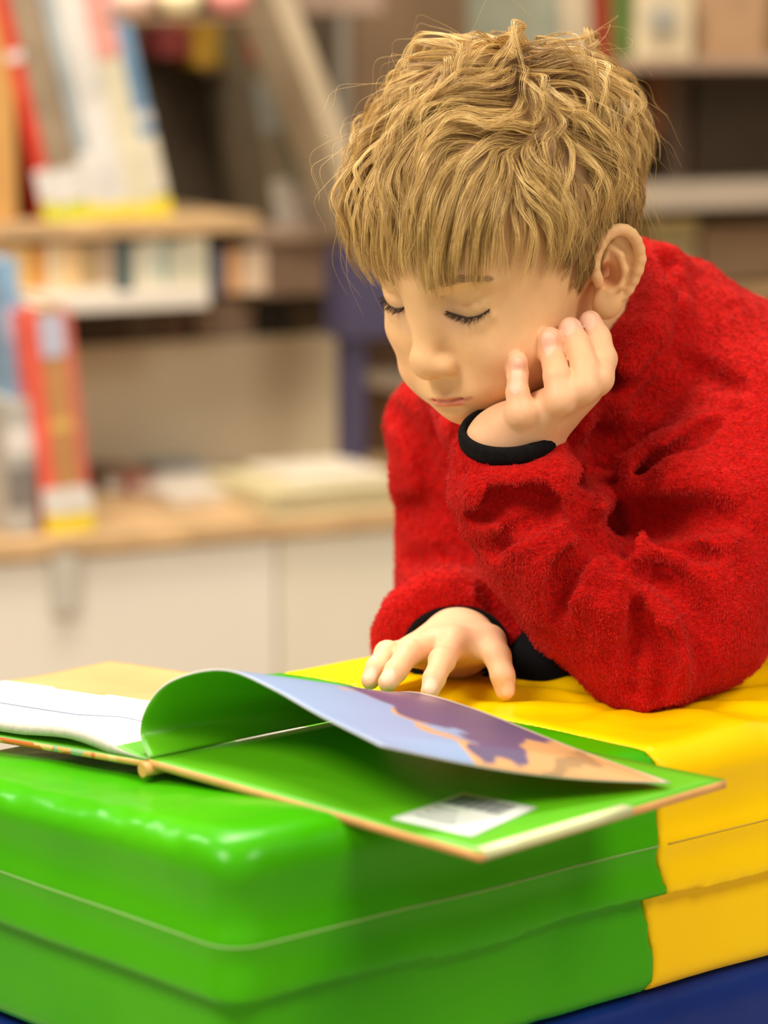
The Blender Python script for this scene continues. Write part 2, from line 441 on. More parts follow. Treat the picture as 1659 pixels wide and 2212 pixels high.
for i, (x0, x1, c, n_) in enumerate([(452, 488, (.09, .09, .12), 'navy'), (490, 520, (.60, .30, .12), 'orange'), (522, 574, (.60, .44, .30), 'pinkish cream')]):
    book('%s book standing beside the row of pale small books' % n_, sp(x0, 600, Q0+.02)[0], sp(x1, 600, Q0+.02)[0], sp(500, 635, Q0+.02)[1], z1t-.045-sp(500, 635, Q0+.02)[1], Q0+.02, .16, c)
# dark things in the gap below (y 640..740)
za = zgp+.0005
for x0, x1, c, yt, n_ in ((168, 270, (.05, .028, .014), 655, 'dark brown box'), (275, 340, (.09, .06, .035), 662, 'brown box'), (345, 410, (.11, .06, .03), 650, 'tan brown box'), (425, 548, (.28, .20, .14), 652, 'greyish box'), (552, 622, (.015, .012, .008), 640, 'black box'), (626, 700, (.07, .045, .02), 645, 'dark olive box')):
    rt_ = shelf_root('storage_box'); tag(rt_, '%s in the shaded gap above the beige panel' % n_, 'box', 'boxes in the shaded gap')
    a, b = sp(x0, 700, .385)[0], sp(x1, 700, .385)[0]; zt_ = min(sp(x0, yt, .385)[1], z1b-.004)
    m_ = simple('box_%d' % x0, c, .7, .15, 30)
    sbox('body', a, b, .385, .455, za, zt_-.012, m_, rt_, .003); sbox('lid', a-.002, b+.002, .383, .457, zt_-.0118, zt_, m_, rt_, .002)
# things lying on the cabinet top
def lying(name, label, cat, x0, x1, y, q0, q1, h, c, z=None, yaw=0, pc=(.74, .70, .60)):
    rt_ = shelf_root(name); tag(rt_, label, cat); z = zc+.0005 if z is None else z
    a, b = sp(x0, y, q0)[0], sp(x1, y, q0)[0]; m_ = simple('c_%s_%d' % (name, x0), c, .5, .08, 20)
    t = min(.003, h*.2)
    bm = bmesh.new(); box_bm(bm, (a, q0, z), (b, q1, z+t), .001); box_bm(bm, (a, q0, z+h-t), (b, q1, z+h), .001); box_bm(bm, (a-.001, q0, z), (a+t, q1, z+h), .001)
    obj_bm('cover', bm, m_, rt_)
    bm = bmesh.new(); box_bm(bm, (a+t, q0+.004, z+t), (b-.004, q1-.004, z+h-t), 0)
    obj_bm('page_block', bm, simple('pg_%d' % x0, pc, .8, .05, 90), rt_)
    return rt_
lying('book', 'thick pale yellow book lying flat at the front edge of the cabinet top', 'book', 590, 880, 1085, -.010, .19, .030, (.58, .50, .28), pc=(.50, .40, .22))
lying('book', 'white picture book lying flat beside the thick pale yellow one', 'book', 370, 585, 1040, .13, .30, .014, (.68, .60, .50))
lying('book', 'grey blue thin book lying behind the white picture book', 'book', 345, 450, 1000, .305, .375, .020, (.36, .40, .42))
lying('book', 'dark red book lying against the beige panel', 'book', 285, 340, 1030, .22, .36, .022, (.34, .09, .06))
lying('book', 'dark brown book lying next to the red one', 'book', 225, 283, 1020, .25, .38, .024, (.10, .06, .04))
zb = zc+.031
lying('book', 'thin white book lying on top of the thick pale yellow one', 'book', 640, 850, 1030, .02, .17, .010, (.66, .57, .44), z=zb)

# upper shelf: things past the leaning row
def prop(name, label, cat, parts):
    rt_ = shelf_root(name); tag(rt_, label, cat)
    for nm_, a in parts.items():
        for (x0, y0, x1, y1, q0, q1, c) in a:
            s0, z0 = sp(x0, y1, q0); s1, z1 = sp(x1, y0, q0)
            sbox(nm_, s0, s1, q0, q1, min(z0, z1), max(z0, z1), simple('p_%s_%d_%d' % (nm_, x0, y0), c, .6, .1, 25), rt_, .003)
    return rt_
prop('toy_box', 'mustard yellow box with a dark front, high in the dark bay', 'box', {'body': [(425, 45, 565, 145, .36, .45, (.36, .19, .012))], 'front_label': [(470, 90, 530, 130, .355, .36, (.16, .13, .02))]})
prop('wall_bracket', 'dark bracket under the mustard yellow box in the dark bay', 'bracket', {'bracket': [(440, 147, 550, 160, .36, .45, (.10, .06, .02))]})
prop('small_box', 'dark red box beside the mustard yellow one', 'box', {'body': [(345, 55, 415, 125, .38, .45, (.16, .015, .010))]})
# leaning books and the long pale diagonal board
zA = z1t
book('dark book with a red band, leaning past the dark bay', sp(598, 440, .28)[0], sp(640, 440, .28)[0], z1t-.019, .44, .28, .15, (.17, .13, .08), -math.radians(10), None, [(0, .14, (.42, .36, .29))], 'book', [(.50, .60, (.40, .03, .012)), (.28, .44, (.24, .24, .20)), (.62, .74, (.30, .09, .02)), (.84, .98, (.42, .26, .20))])
book('grey green book leaning against the one with the red band', sp(642, 440, .28)[0], sp(680, 440, .28)[0], z1t-.019, .43, .28, .15, (.20, .18, .11), -math.radians(12), None, [(0, .12, (.36, .28, .22))], 'book', [(.42, .60, (.30, .05, .035)), (.64, .90, (.38, .20, .15))])
book('reddish brown book leaning under the pale board', sp(700, 440, .28)[0], sp(748, 440, .28)[0], z1t-.019, .22, .28, .15, (.36, .10, .07), -math.radians(14), None, [(0, .1, (.34, .24, .17))], 'book', [(.5, .7, (.25, .16, .10))])
bdp = shelf_root('slanted_board'); tag(bdp, 'long slanted cream board crossing the upper shelf towards the hair of the boy', 'board')
s0, z0 = sp(772, 345, .14)
sbox('board', s0-.030, s0, .14, .26, z0-.10, z0+.42, simple('board_cream', (.44, .345, .225), .6, .06), bdp, .002, -math.radians(23), (s0, .14, z0))
# round pale things along the very top, and mauve books at the top left
for x0, c, n_ in ((262, (.80, .55, .42), 'pink'), (362, (.82, .70, .42), 'pale yellow'), (470, (.60, .22, .18), 'rose red')):
    bm = bmesh.new(); s_, z_ = sp(x0+44, 0, .02)
    bmesh.ops.create_uvsphere(bm, u_segments=24, v_segments=14, radius=.027, matrix=Matrix.Translation((s_, .045, z_)) @ Matrix.Diagonal((1, 1, .8, 1)))
    rt_ = shelf_root('toy_ball'); tag(rt_, '%s soft ball on the rail above the dark bay' % n_, 'ball', 'soft balls on the rail'); obj_bm('shell', bm, simple('ball_%d' % x0, c, .6), rt_, True)
rl = shelf_root('rail'); tag(rl, 'thin brown rail carrying the soft balls', 'rail'); s0, z_ = sp(250, 38, .02); s1 = sp(600, 38, .02)[0]
sbox('rail', s0, s1, .02, .07, z_-.006, z_, OAKD, rl)
tp = prop('notice_board', 'taupe board behind the top of the slanted cream board', 'board', {'face': [(600, -60, 830, 30, .25, .27, (.30, .20, .14))]})
# right of the boy
book('bright green book standing above the brown bay', sp(1338, 130, .05)[0], sp(1376, 130, .05)[0], zz+.0165, .50, .05, .17, (.08, .15, .03), -math.radians(3), 'tall books behind the hair', [], 'book', [(.0, .3, (.14, .12, .05))])
book('dark red book standing beside the bright green one', sp(1296, 130, .05)[0], sp(1334, 130, .05)[0], zz+.0165, .44, .05, .17, (.26, .03, .012), -math.radians(3), 'tall books behind the hair', [], 'book', [(.0, .3, (.20, .12, .07))])
book('cream book standing behind the crown of the boy', sp(1225, 130, .05)[0], sp(1290, 130, .05)[0], zz+.0165, .52, .05, .17, (.50, .40, .27), -math.radians(3), 'tall books behind the hair')
book('grey green book standing at the back of the row behind the hair', sp(1165, 130, .05)[0], sp(1222, 130, .05)[0], zz+.0165, .50, .05, .17, (.26, .27, .20), -math.radians(3), 'tall books behind the hair')
prop('picture_frame', 'pale picture frame on the cream shelf at the upper right', 'picture frame', {'board': [(1385, 0-40, 1500, 128, .02, .04, (.58, .47, .30))], 'picture': [(1405, 15, 1460, 70, .014, .0198, (.36, .33, .28))]})
prop('storage_box', 'tan box beside the pale picture frame', 'box', {'body': [(1506, -40, 1659, 128, .04, .20, (.42, .25, .13))]})
prop('basket', 'dark brown basket in the bay right of the boy', 'basket', {'body': [(1500, 165, 1700, 398, .12, .38, (.045, .026, .010))], 'rim': [(1492, 150, 1708, 166, .11, .39, (.10, .055, .025))]})
prop('storage_box', 'reddish brown narrow box left of the dark basket', 'box', {'body': [(1402, 135, 1440, 300, .10, .30, (.18, .06, .012))]})
prop('storage_box', 'taupe carton between the narrow box and the dark basket', 'box', {'body': [(1442, 150, 1490, 398, .14, .30, (.17, .105, .065))]})
prop('book', 'pale yellow book lying under the grey shelf', 'book', {'cover': [(1405, 470, 1510, 520, .10, .3, (.48, .38, .17))], 'page_block': [(1405, 522, 1505, 600, .11, .3, (.40, .31, .16))]})
prop('carton', 'tan carton under the grey shelf at the right', 'carton', {'body': [(1515, 480, 1700, 612, .11, .3, (.26, .16, .085))]})
# ------------------------------------------------------------------ padded play blocks
TOPZ = .5
KP = np.array([-.0753, 1.294]); A1 = np.array([math.cos(math.radians(38)), math.sin(math.radians(38))]); B1 = np.array([math.cos(math.radians(135)), math.sin(math.radians(135))])
BINV = np.linalg.inv(np.array([A1, B1]).T)
nA = np.array([A1[1], -A1[0]]); nB = np.array([B1[1], -B1[0]])   # outward normals of the front and the end
nB = -nB if nB@A1 > 0 else nB; nA = -nA if nA@B1 > 0 else nA
LEN, DEP, T0 = 1.15, .293, .287
def soft_box(P, z0, z1, rad, ins=0.0, rk=.020):
    q = P[:, :2]-KP.astype(np.float32)
    front = q@nA.astype(np.float32)+ins; end = q@nB.astype(np.float32)+ins
    back = -(q@nA.astype(np.float32))-DEP*abs(B1@nA)+ins; far = -(q@nB.astype(np.float32))-LEN*abs(A1@nB)+ins
    d = smax(smax(front, back, .01), smax(end, far, .01), rk)
    dz = np.maximum(P[:, 2]-z1, z0-P[:, 2])
    a = d+rad; b = dz+rad
    return np.sqrt(np.maximum(a, 0)**2+np.maximum(b, 0)**2)+np.minimum(np.maximum(a, b), 0)-rad
ELB = at(1400, 1388, 1.606); ELB = np.array([ELB[0], ELB[1], TOPZ], np.float32)
LIDB = .0835
def ts(P):
    q = (P[:, :2]-KP)@BINV.T
    return q[:, 0], q[:, 1]
def block_top(P):
    P = P.astype(np.float32)
    t, s = ts(P)
    hump = .006*np.exp(-((t-.12)/.2)**2)*0
    r = np.linalg.norm(P[:, :2]-ELB[:2], axis=1)
    sag = .0075*np.exp(-(r/.050)**2)
    th_ = np.arctan2(P[:, 1]-ELB[1], P[:, 0]-ELB[0])
    wr = (np.sin(th_*9+1.5*np.sin(th_*2))*.0020+vnoise(P, 45, 3)*.0012)*np.exp(-((r-.07)/.05)**2)*sm(t, T0, T0+.03)
    lump = vnoise(P, 16, 8)*.0012+vnoise(P, 55, 9)*.0005*sm(P[:, 2], .46, .5)
    Pz = P.copy(); Pz[:, 2] += .0165*np.clip((s-.03)/.26, 0, 1)*(1-sm(t, .14, .26))+sag-wr*sm(P[:, 2], .47, .495)
    lid = np.maximum(soft_box(Pz, TOPZ-LIDB-.05, TOPZ, .018, -.0035+.0025*0), TOPZ-LIDB-P[:, 2]+.0015*np.sin(t*31))
    # the flap flares at its hem and the walls dish a little between the seams
    base = soft_box(P, TOPZ-.146, TOPZ-.03, .012, .0035)
    zz_ = TOPZ-P[:, 2]
    lid = lid-.0012*np.exp(-((zz_-.054)/.006)**2)-.0022*sm(zz_, .060, LIDB)+.0020*np.sin(np.clip((zz_-.02)/.034, 0, 1)*3.14)
    cr = .0010*np.exp(-((t-.225+.15*(zz_-.05))/.012)**2)*sm(zz_, .01, .04)
    edge_ = np.exp(-((t+s*0-.006)/.014)**2)*sm(P[:, 2], TOPZ-.03, TOPZ-.004)*sm(s, .012, .03)
    crk = (vnoise(P*np.array([1, 1, 1], np.float32), 95, 14)*.0009+vnoise(P, 210, 15)*.0005)*edge_
    return np.minimum(lid, base)+lump+cr*.8+crk
def skew(P):
    t, s = ts(P); zz_ = TOPZ-P[:, 2]
    return (t-.289+.065*s-.004*np.sin(zz_*60)*sm(zz_, .03, .06)-.008*sm(zz_, .055, LIDB)*(zz_ < LIDB+.0005)+.003*vnoise(P, 14, 5)).astype(np.float32)*.8
def vinyl(name, c, c2):
    m, nt, b = mat_base(name)
    r, n = noise_mix(nt, 7, c, c2, 2)
    nt.links.new(r.outputs[0], b.inputs['Base Color'])
    b.inputs['Roughness'].default_value = .26; b.inputs['Specular IOR Level'].default_value = .17
    n2 = nt.nodes.new('ShaderNodeTexNoise'); n2.inputs['Scale'].default_value = 38; n2.inputs['Detail'].default_value = 4
    tc = nt.nodes.new('ShaderNodeTexCoord'); nt.links.new(tc.outputs['Object'], n2.inputs['Vector'])
    bp = nt.nodes.new('ShaderNodeBump'); bp.inputs['Strength'].default_value = .22; bp.inputs['Distance'].default_value = .003
    nt.links.new(n2.outputs[0], bp.inputs['Height']); nt.links.new(bp.outputs[0], b.inputs['Normal'])
    return m
M_GREEN = vinyl('green_vinyl', (.038, .33, .0005), (.058, .40, .0005))
M_YEL = vinyl('yellow_vinyl', (.95, .58, .0005), (1.0, .65, .0005))
M_BLUE = vinyl('blue_vinyl', (.006, .022, .16), (.008, .032, .22))
blk = empty('play_block', (float(KP[0]), float(KP[1]), TOPZ-.146))
tag(blk, 'green and yellow padded vinyl play block with a seamed lid, under the open book', 'play block')
ext = KP+A1*LEN; lo = (-.36, 1.24, TOPZ-.16); hi = (.92, 2.30, TOPZ+.02)
V, Q = surface(lambda P, c=None: np.maximum(block_top(P), skew(P)), lo, hi, .0032)
under(mesh_np('green_cover', V, Q, M_GREEN), blk)
V, Q = surface(lambda P, c=None: np.maximum(block_top(P), -skew(P)+.0002), lo, hi, .0032)
under(mesh_np('yellow_cover', V, Q, M_YEL), blk)
# stitched seam lines follow the sides
def side_line(z, t0, t1, n=120, s0=.27, off=.0):
    pts = []
    pth = [(0, s_) for s_ in np.linspace(s0, 0, 40)]+[(t_, 0) for t_ in np.linspace(0, t1, n)]
    for t_, s_ in pth:
        p = np.array([*(KP+A1*t_+B1*s_), z]); c = np.array([*(KP+A1*.15+B1*.15), z]); 
        if s_ == 0 and t_ > .15: c = np.array([*(KP+A1*t_+B1*.15), z])
        if t_ == 0 and s_ > .15: c = np.array([*(KP+A1*.15+B1*s_), z])
        d = p-c; d /= np.linalg.norm(d); q = p+d*.03
        for _ in range(12): q = q-d*float(block_top(q[None].astype(np.float32))[0])*.9
        pts.append(q+d*off)
    return np.array(pts)
under(tube('seam', side_line(TOPZ-.0548, 0, T0, off=-.0002), .00065, simple('pale_thread', (.22, .42, .10), .6), n=6), blk)
sy = side_line(TOPZ-.0548, 0, .9, 200, off=-.0002); sy = sy[[i for i in range(len(sy)) if ((sy[i, :2]-KP)@BINV.T)[0] > T0+.004]]
under(tube('seam', sy, .00055, simple('yellow_thread', (.55, .36, .02), .6), n=6), blk)
# blue block beneath
b2 = empty('play_block', (float(KP[0]), float(KP[1]), 0)); tag(b2, 'dark blue padded vinyl play block carrying the green and yellow one', 'play block')
V, Q = surface(lambda P, c=None: soft_box(P, .0, TOPZ-.147, .014, .004)+vnoise(P, 15, 4)*.001, (-.36, 1.24, -.02), (.92, 2.30, TOPZ-.12), .008)
under(mesh_np('blue_cover', V, Q, M_BLUE), b2)
# ------------------------------------------------------------------ the open picture book
BT = TOPZ+.0045
S0 = np.array([-.132, 1.451, BT]); S1 = np.array([.0053, 1.583, BT]); P2 = np.array([.052, 1.277+.0, BT]); 
def rayz(px, py, z): return atz(px, py, z)
S0 = rayz(322, 1640, BT); P2 = rayz(1037, 1843, BT-.006); P3 = rayz(1569, 1684, BT)
eW = P2-S0; S1 = S0+(P3-P2)*.98; S1[2] = BT
def quad_slab(name, c, th, mat, parent, n=24, f=None, mi=None, thick_mats=None):
    """slab over the bilinear patch c[0..3]; f(u,v) adds height"""
    V, Q, MI = [], [], []
    c = [np.array(x, float) for x in c]
    for k in (0, 1):
        for i in range(n+1):
            for j in range(n+1):
                u, v = i/n, j/n
                p = c[0]*(1-u)*(1-v)+c[1]*u*(1-v)+c[2]*u*v+c[3]*(1-u)*v
                p = p+np.array([0, 0, (f(u, v) if f else 0)-th*k]); V.append(p)
    m = (n+1)**2; I = lambda i, j, k: k*m+i*(n+1)+j
    for i in range(n):
        for j in range(n):
            Q.append([I(i, j, 0), I(i+1, j, 0), I(i+1, j+1, 0), I(i, j+1, 0)]); MI.append(0)
            Q.append([I(i, j, 1), I(i, j+1, 1), I(i+1, j+1, 1), I(i+1, j, 1)]); MI.append(1)
    for i in range(n):
        for (j, fl) in ((0, 0), (n, 1)):
            q = [I(i, j, 0), I(i, j, 1), I(i+1, j, 1), I(i+1, j, 0)]; Q.append(q[::-1] if fl else q); MI.append(1)
            q = [I(j, i, 0), I(j, i+1, 0), I(j, i+1, 1), I(j, i, 1)]; Q.append(q[::-1] if fl else q); MI.append(1)
    return mesh_np(name, V, Q, mat, parent, smooth=False, mi=MI)
bk = empty('open_book', tuple(S0)); tag(bk, 'large open picture book with bright green endpapers lying on the padded block', 'book')
M_ENDP = simple('green_endpaper', (.10, .42, .004), .38, .10, 5)
M_COV = simple('orange_cover', (.74, .38, .13), .5, .10, 30)
M_PAPER = simple('white_paper', (.70, .68, .64), .7, .03, 10)
M_TAN = simple('tan_print', (.60, .35, .13), .6, .10, 10)
cov = quad_slab('right_cover', [S0, P2, P3, S1], .0046, [M_ENDP, M_COV], None, f=lambda u, v: .0025*math.sin(u*math.pi)*0)
under(cov, bk)
# a pale strip along the outer edge of the cover near the corner
e1 = (P2-P3)/np.linalg.norm(P2-P3)
def on_cover(u, v, z=0.0):
    p = S0*(1-u)*(1-v)+P2*u*(1-v)+P3*u*v+S1*(1-u)*v; return p+np.array([0, 0, z])
o = quad_slab('edge_tape', [on_cover(.972, .02, .0006), on_cover(1.002, .02, .0006), on_cover(1.002, .60, .0006), on_cover(.972, .60, .0006)], .0045, [simple('tape', (.62, .66, .36), .4)]*2, None, 4); under(o, bk)
def cover_uv(px, py):
    r = ray(px, py); n = np.cross(P2-S0, S1-S0); t = ((S0-CAM)@n)/(r@n); p = CAM+r*t-S0
    u, v = np.linalg.lstsq(np.array([P2-S0, S1-S0]).T, p, rcond=None)[0]; return u, v
uv = [cover_uv(*q) for q in ((845, 1772), (1018, 1812), (1155, 1757), (1000, 1722))]
lab = quad_slab('library_label', [on_cover(*q, .0009) for q in uv], .0007, [simple('label_white', (.72, .74, .70), .45)]*2, None, 6); under(lab, bk)
# its printed bars
def lerp_uv(a, b): 
    q = [np.array(x) for x in uv]; return (q[0]*(1-a)*(1-b)+q[1]*a*(1-b)+q[2]*a*b+q[3]*(1-a)*b)
bm_n = 0
for k in range(16):
    a0 = .08+k*.046; wd = .018 if k % 3 else .030
    c = [lerp_uv(x, y) for x, y in ((a0, .62), (a0+wd, .62), (a0+wd, .92), (a0, .92))]
    o = quad_slab('barcode_bar', [on_cover(*q, .0012) for q in c], .0003, [simple('bar_ink', (.10, .11, .12), .5)]*2, None, 1)
    o.parent = lab; o.matrix_parent_inverse = lab.matrix_world.inverted() if False else Matrix.Identity(4)
    bpy.context.view_layer.update(); o.matrix_parent_inverse = lab.matrix_world.inverted()
for k in range(3):
    c = [lerp_uv(x, y) for x, y in ((.12, .18+k*.13), (.62-.1*k, .18+k*.13), (.62-.1*k, .22+k*.13), (.12, .22+k*.13))]
    o = quad_slab('text_line', [on_cover(*q, .0012) for q in c], .0003, [simple('grey_ink', (.42, .44, .44), .5)]*2, None, 1); under(o, lab)
# left half, tipping over the far edge of the block
eL = -(P2-S0)*np.array([1, 1, 0]); eL = eL/np.linalg.norm(eL)*.245; eL[2] = -.0145
eS = S1-S0
dn = np.array([0, 0, -.0015])
lc = [S0+eL*.02+dn, S0+eL+dn, S0+eL+eS+dn, S0+eL*.02+eS+dn]
def covmat():
    m, nt, b = mat_base('printed_cover')
    tc = nt.nodes.new('ShaderNodeTexCoord'); v = nt.nodes.new('ShaderNodeTexVoronoi'); v.inputs['Scale'].default_value = 95
    nt.links.new(tc.outputs['Object'], v.inputs['Vector'])
    r = nt.nodes.new('ShaderNodeValToRGB'); r.color_ramp.interpolation = 'CONSTANT'
    for p, c in ((.0, (.75, .40, .12)), (.35, (.70, .16, .03)), (.5, (.78, .52, .20)), (.7, (.30, .45, .25)), (.85, (.80, .60, .25))):
        e = r.color_ramp.elements.new(p); e.color = (*c, 1)
    sep = nt.nodes.new('ShaderNodeSeparateColor'); nt.links.new(v.outputs['Color'], sep.inputs[0]); nt.links.new(sep.outputs[0], r.inputs[0])
    nt.links.new(r.outputs[0], b.inputs['Base Color']); b.inputs['Roughness'].default_value = .4; return m
M_PRINT = covmat()
o = quad_slab('left_cover', lc, .0034, [M_ENDP, M_PRINT], None, 8); under(o, bk)
# the block of turned leaves on the left
def leafz(u, v):
    return .0080*sm(np.array(u), .0, .32)+.0025*math.sin(min(u*2.2, 1)*math.pi)*float(sm(np.array(u), .0, .18))+.0006*math.sin(v*9+u*5)
M_LEAF = simple('leaf_edge', (.60, .55, .48), .8, .06, 300)
for k, (a, b, name) in enumerate(((.0, .955, 'page_block'),)):
    cc = [S0+eL*a+eS*.012, S0+eL*b+eS*.012, S0+eL*b+eS*.985, S0+eL*a+eS*.985]
    cc = [c+np.array([0, 0, -.0013]) for c in cc]
    V, Q, MI = [], [], []; n = 40
    for kk in (0, 1):
        for i in range(n+1):
            for j in range(n+1):
                u, v = i/n, j/n; p = cc[0]*(1-u)*(1-v)+cc[1]*u*(1-v)+cc[2]*u*v+cc[3]*(1-u)*v
                V.append(p+np.array([0, 0, (leafz(u, v) if kk == 0 else max(0., leafz(u, v)-.0062))+.0004]))
    m_ = (n+1)**2; I = lambda i, j, k: k*m_+i*(n+1)+j
    for i in range(n):
        for j in range(n):
            tanp = (j/n > .50+.02*math.sin(i*.4)) and i/n < .985 and i/n > .03 and j/n < .985
            Q.append([I(i, j, 0), I(i, j+1, 0), I(i+1, j+1, 0), I(i+1, j, 0)]); MI.append(3 if i/n < .11 else 2 if tanp else 0)
            Q.append([I(i, j, 1), I(i+1, j, 1), I(i+1, j+1, 1), I(i, j+1, 1)]); MI.append(1)
        for (j, fl) in ((0, 1), (n, 0)):
            q = [I(i, j, 0), I(i, j, 1), I(i+1, j, 1), I(i+1, j, 0)]; Q.append(q[::-1] if fl else q); MI.append(1)
            q = [I(j, i, 0), I(j, i+1, 0), I(j, i+1, 1), I(j, i, 1)]; Q.append(q[::-1] if fl else q); MI.append(1 if fl == 0 else 3)
    pb = mesh_np(name, V, Q, [M_PAPER, M_LEAF, M_TAN, M_ENDP], None, smooth=False, mi=MI); under(pb, bk)
    ln = np.array([cc[0]*(1-u)+cc[1]*u+eS*(.235-.02*u)+np.array([0, 0, leafz(u, .24)+.0006]) for u in np.linspace(.08, .95, 40)])
    o = tube('printed_line', ln, .00035, simple('line_ink', (.25, .25, .40), .6), None, 6); under(o, bk)
# spine roll between the halves
o = tube('spine', [S0+eS*t+np.array([-.003, -.001, -.0058]) for t in np.linspace(-.006, 1.0, 12)], .0040, simple('spine_orange', (.70, .36, .10), .5, .1, 30), None, 14); under(o, bk)

# the leaf being turned: near edge arches up from the gutter, far edge lies almost flat
def bez(pts, n):
    pts = np.array(pts, float); k = len(pts); out = []
    seg = np.r_[0, np.cumsum(np.linalg.norm(np.diff(pts, axis=0), axis=1))]; seg /= seg[-1]
    for t in np.linspace(0, 1, n):
        i = min(max(np.searchsorted(seg, t, side='right')-1, 0), k-2); f = (t-seg[i])/(seg[i+1]-seg[i])
        P0, P1, P2_, P3_ = pts[max(i-1, 0)], pts[i], pts[i+1], pts[min(i+2, k-1)]
        out.append(.5*((2*P1)+(-P0+P2_)*f+(2*P0-5*P1+4*P2_-P3_)*f*f+(-P0+3*P1-3*P2_+P3_)*f**3))
    return np.array(out)
def Yon(px, py, Y): return at(px, py, Y)
near = bez([S0+np.array([0, .001, .0004]), Yon(303, 1585, 1.452), Yon(315, 1530, 1.449), Yon(355, 1480, 1.445), Yon(425, 1452, 1.437), Yon(500, 1450, 1.425), Yon(590, 1489, 1.402), Yon(690, 1545, 1.370), Yon(823, 1611, 1.322)], 49)
CF = rayz(1448, 1691, BT+.0022); eSv = (S1-S0)*.07
far = bez([S1+np.array([-.001, .0, .0006])-eSv, S1-eSv+(P3-S1)*.06+np.array([-.006, .004, .010]), S1-eSv+(CF-S1)*.16+np.array([0, 0, .0185]), S1-eSv*.8+(CF-S1)*.38+np.array([0, 0, .0165]), S1-eSv*.4+(CF-S1)*.70+np.array([0, 0, .0070]), CF], 49)
def leaf_p(a, b):                        # a along the leaf from the gutter, b from near to far edge
    i = min(int(a*48), 47); f = a*48-i
    p = (near[i]*(1-f)+near[i+1]*f); q = (far[i]*(1-f)+far[i+1]*f)
    bow = np.array([0, 0, .004*math.sin(b*math.pi)*a])
    e = b+.10*math.sin(b*math.pi)*(a-.5)*.3
    if a > .9: bow = bow-np.array([.000, .0, .010])*math.sin(b*math.pi)*(a-.9)/.1*.9
    return p*(1-e)+q*e+bow
n1, n2 = 72, 40
G_ = np.array([[leaf_p(i/n1, j/n2) for j in range(n2+1)] for i in range(n1+1)])
dU = np.gradient(G_, axis=0); dV = np.gradient(G_, axis=1); NN = np.cross(dU, dV); NN /= np.linalg.norm(NN, axis=2, keepdims=True)
NN = NN*np.sign(NN[..., 2].mean())
th2 = .0009
V = np.concatenate([(G_+NN*th2/2).reshape(-1, 3), (G_-NN*th2/2).reshape(-1, 3)])
def picmat():
    """printed picture: pale blue with a violet field and tan ground"""
    m, nt, b = mat_base('picture_print')
    uv_ = nt.nodes.new('ShaderNodeAttribute'); uv_.attribute_name = 'leaf'
    n_ = nt.nodes.new('ShaderNodeTexNoise'); n_.inputs['Scale'].default_value = 7; n_.inputs['Detail'].default_value = 1.5
    nt.links.new(uv_.outputs['Vector'], n_.inputs['Vector'])
    sp_ = nt.nodes.new('ShaderNodeSeparateXYZ'); nt.links.new(uv_.outputs['Vector'], sp_.inputs[0])
    def math_(op, a, b_=None):
        q = nt.nodes.new('ShaderNodeMath'); q.operation = op
        for i, x in enumerate((a, b_)):
            if x is None: continue
            if isinstance(x, (int, float)): q.inputs[i].default_value = x
            else: nt.links.new(x, q.inputs[i])
        return q.outputs[0]
    nv = math_('SUBTRACT', n_.outputs[0], .5)
    wob = math_('ADD', sp_.outputs[1], math_('MULTIPLY', nv, .42))
    def ramp(x, a, b_): 
        r = nt.nodes.new('ShaderNodeMapRange'); r.interpolation_type = 'SMOOTHSTEP'; r.inputs[1].default_value = a; r.inputs[2].default_value = b_; nt.links.new(x, r.inputs[0]); return r.outputs[0]
    def mix(f, c1, c2):
        q = nt.nodes.new('ShaderNodeMix'); q.data_type = 'RGBA'; nt.links.new(f, q.inputs[0])
        for i, x in ((6, c1), (7, c2)):
            if isinstance(x, tuple): q.inputs[i].default_value = (*x, 1)
            else: nt.links.new(x, q.inputs[i])
        return q.outputs[2]
    blue = (.25, .34, .54); violet = (.13, .095, .18); tan = (.60, .33, .14); cream = (.68, .58, .40)
    c = mix(ramp(math_('SUBTRACT', wob, math_('MULTIPLY', sp_.outputs[0], -.10)), .46, .49), blue, violet)
    edge = ramp(math_('ABSOLUTE', math_('SUBTRACT', math_('ADD', wob, math_('MULTIPLY', sp_.outputs[0], .10)), .465)), .035, .02)
    gate = ramp(n_.outputs[0], .50, .56)
    c = mix(math_('MULTIPLY', edge, gate), c, tan)
    # tan ground near the outer far corner
    far_ = math_('ADD', math_('ADD', sp_.outputs[0], math_('MULTIPLY', sp_.outputs[1], .55)), math_('MULTIPLY', nv, .22))
    c = mix(ramp(far_, 1.19, 1.21), c, tan)
    c = mix(math_('MULTIPLY', ramp(far_, 1.27, 1.29), ramp(far_, 1.345, 1.325)), c, (.36, .22, .10))
    c = mix(ramp(sp_.outputs[1], .962, .972), c, cream)
    nt.links.new(c, b.inputs['Base Color']); b.inputs['Roughness'].default_value = .32
    return m
m_ = (n1+1)*(n2+1); I = lambda i, j, k: k*m_+i*(n2+1)+j
Q, MI = [], []
for i in range(n1):
    for j in range(n2):
        Q.append([I(i, j, 0), I(i+1, j, 0), I(i+1, j+1, 0), I(i, j+1, 0)]); MI.append(0)
        Q.append([I(i, j, 1), I(i, j+1, 1), I(i+1, j+1, 1), I(i+1, j, 1)]); MI.append(1)
for i in range(n1):
    for j, fl in ((0, 0), (n2, 1)):
        q = [I(i, j, 0), I(i, j, 1), I(i+1, j, 1), I(i+1, j, 0)]; Q.append(q[::-1] if fl else q); MI.append(2)
for j in range(n2):
    for i, fl in ((0, 1), (n1, 0)):
        q = [I(i, j, 0), I(i, j, 1), I(i, j+1, 1), I(i, j+1, 0)]; Q.append(q[::-1] if fl else q); MI.append(1 if i == 0 else 2)
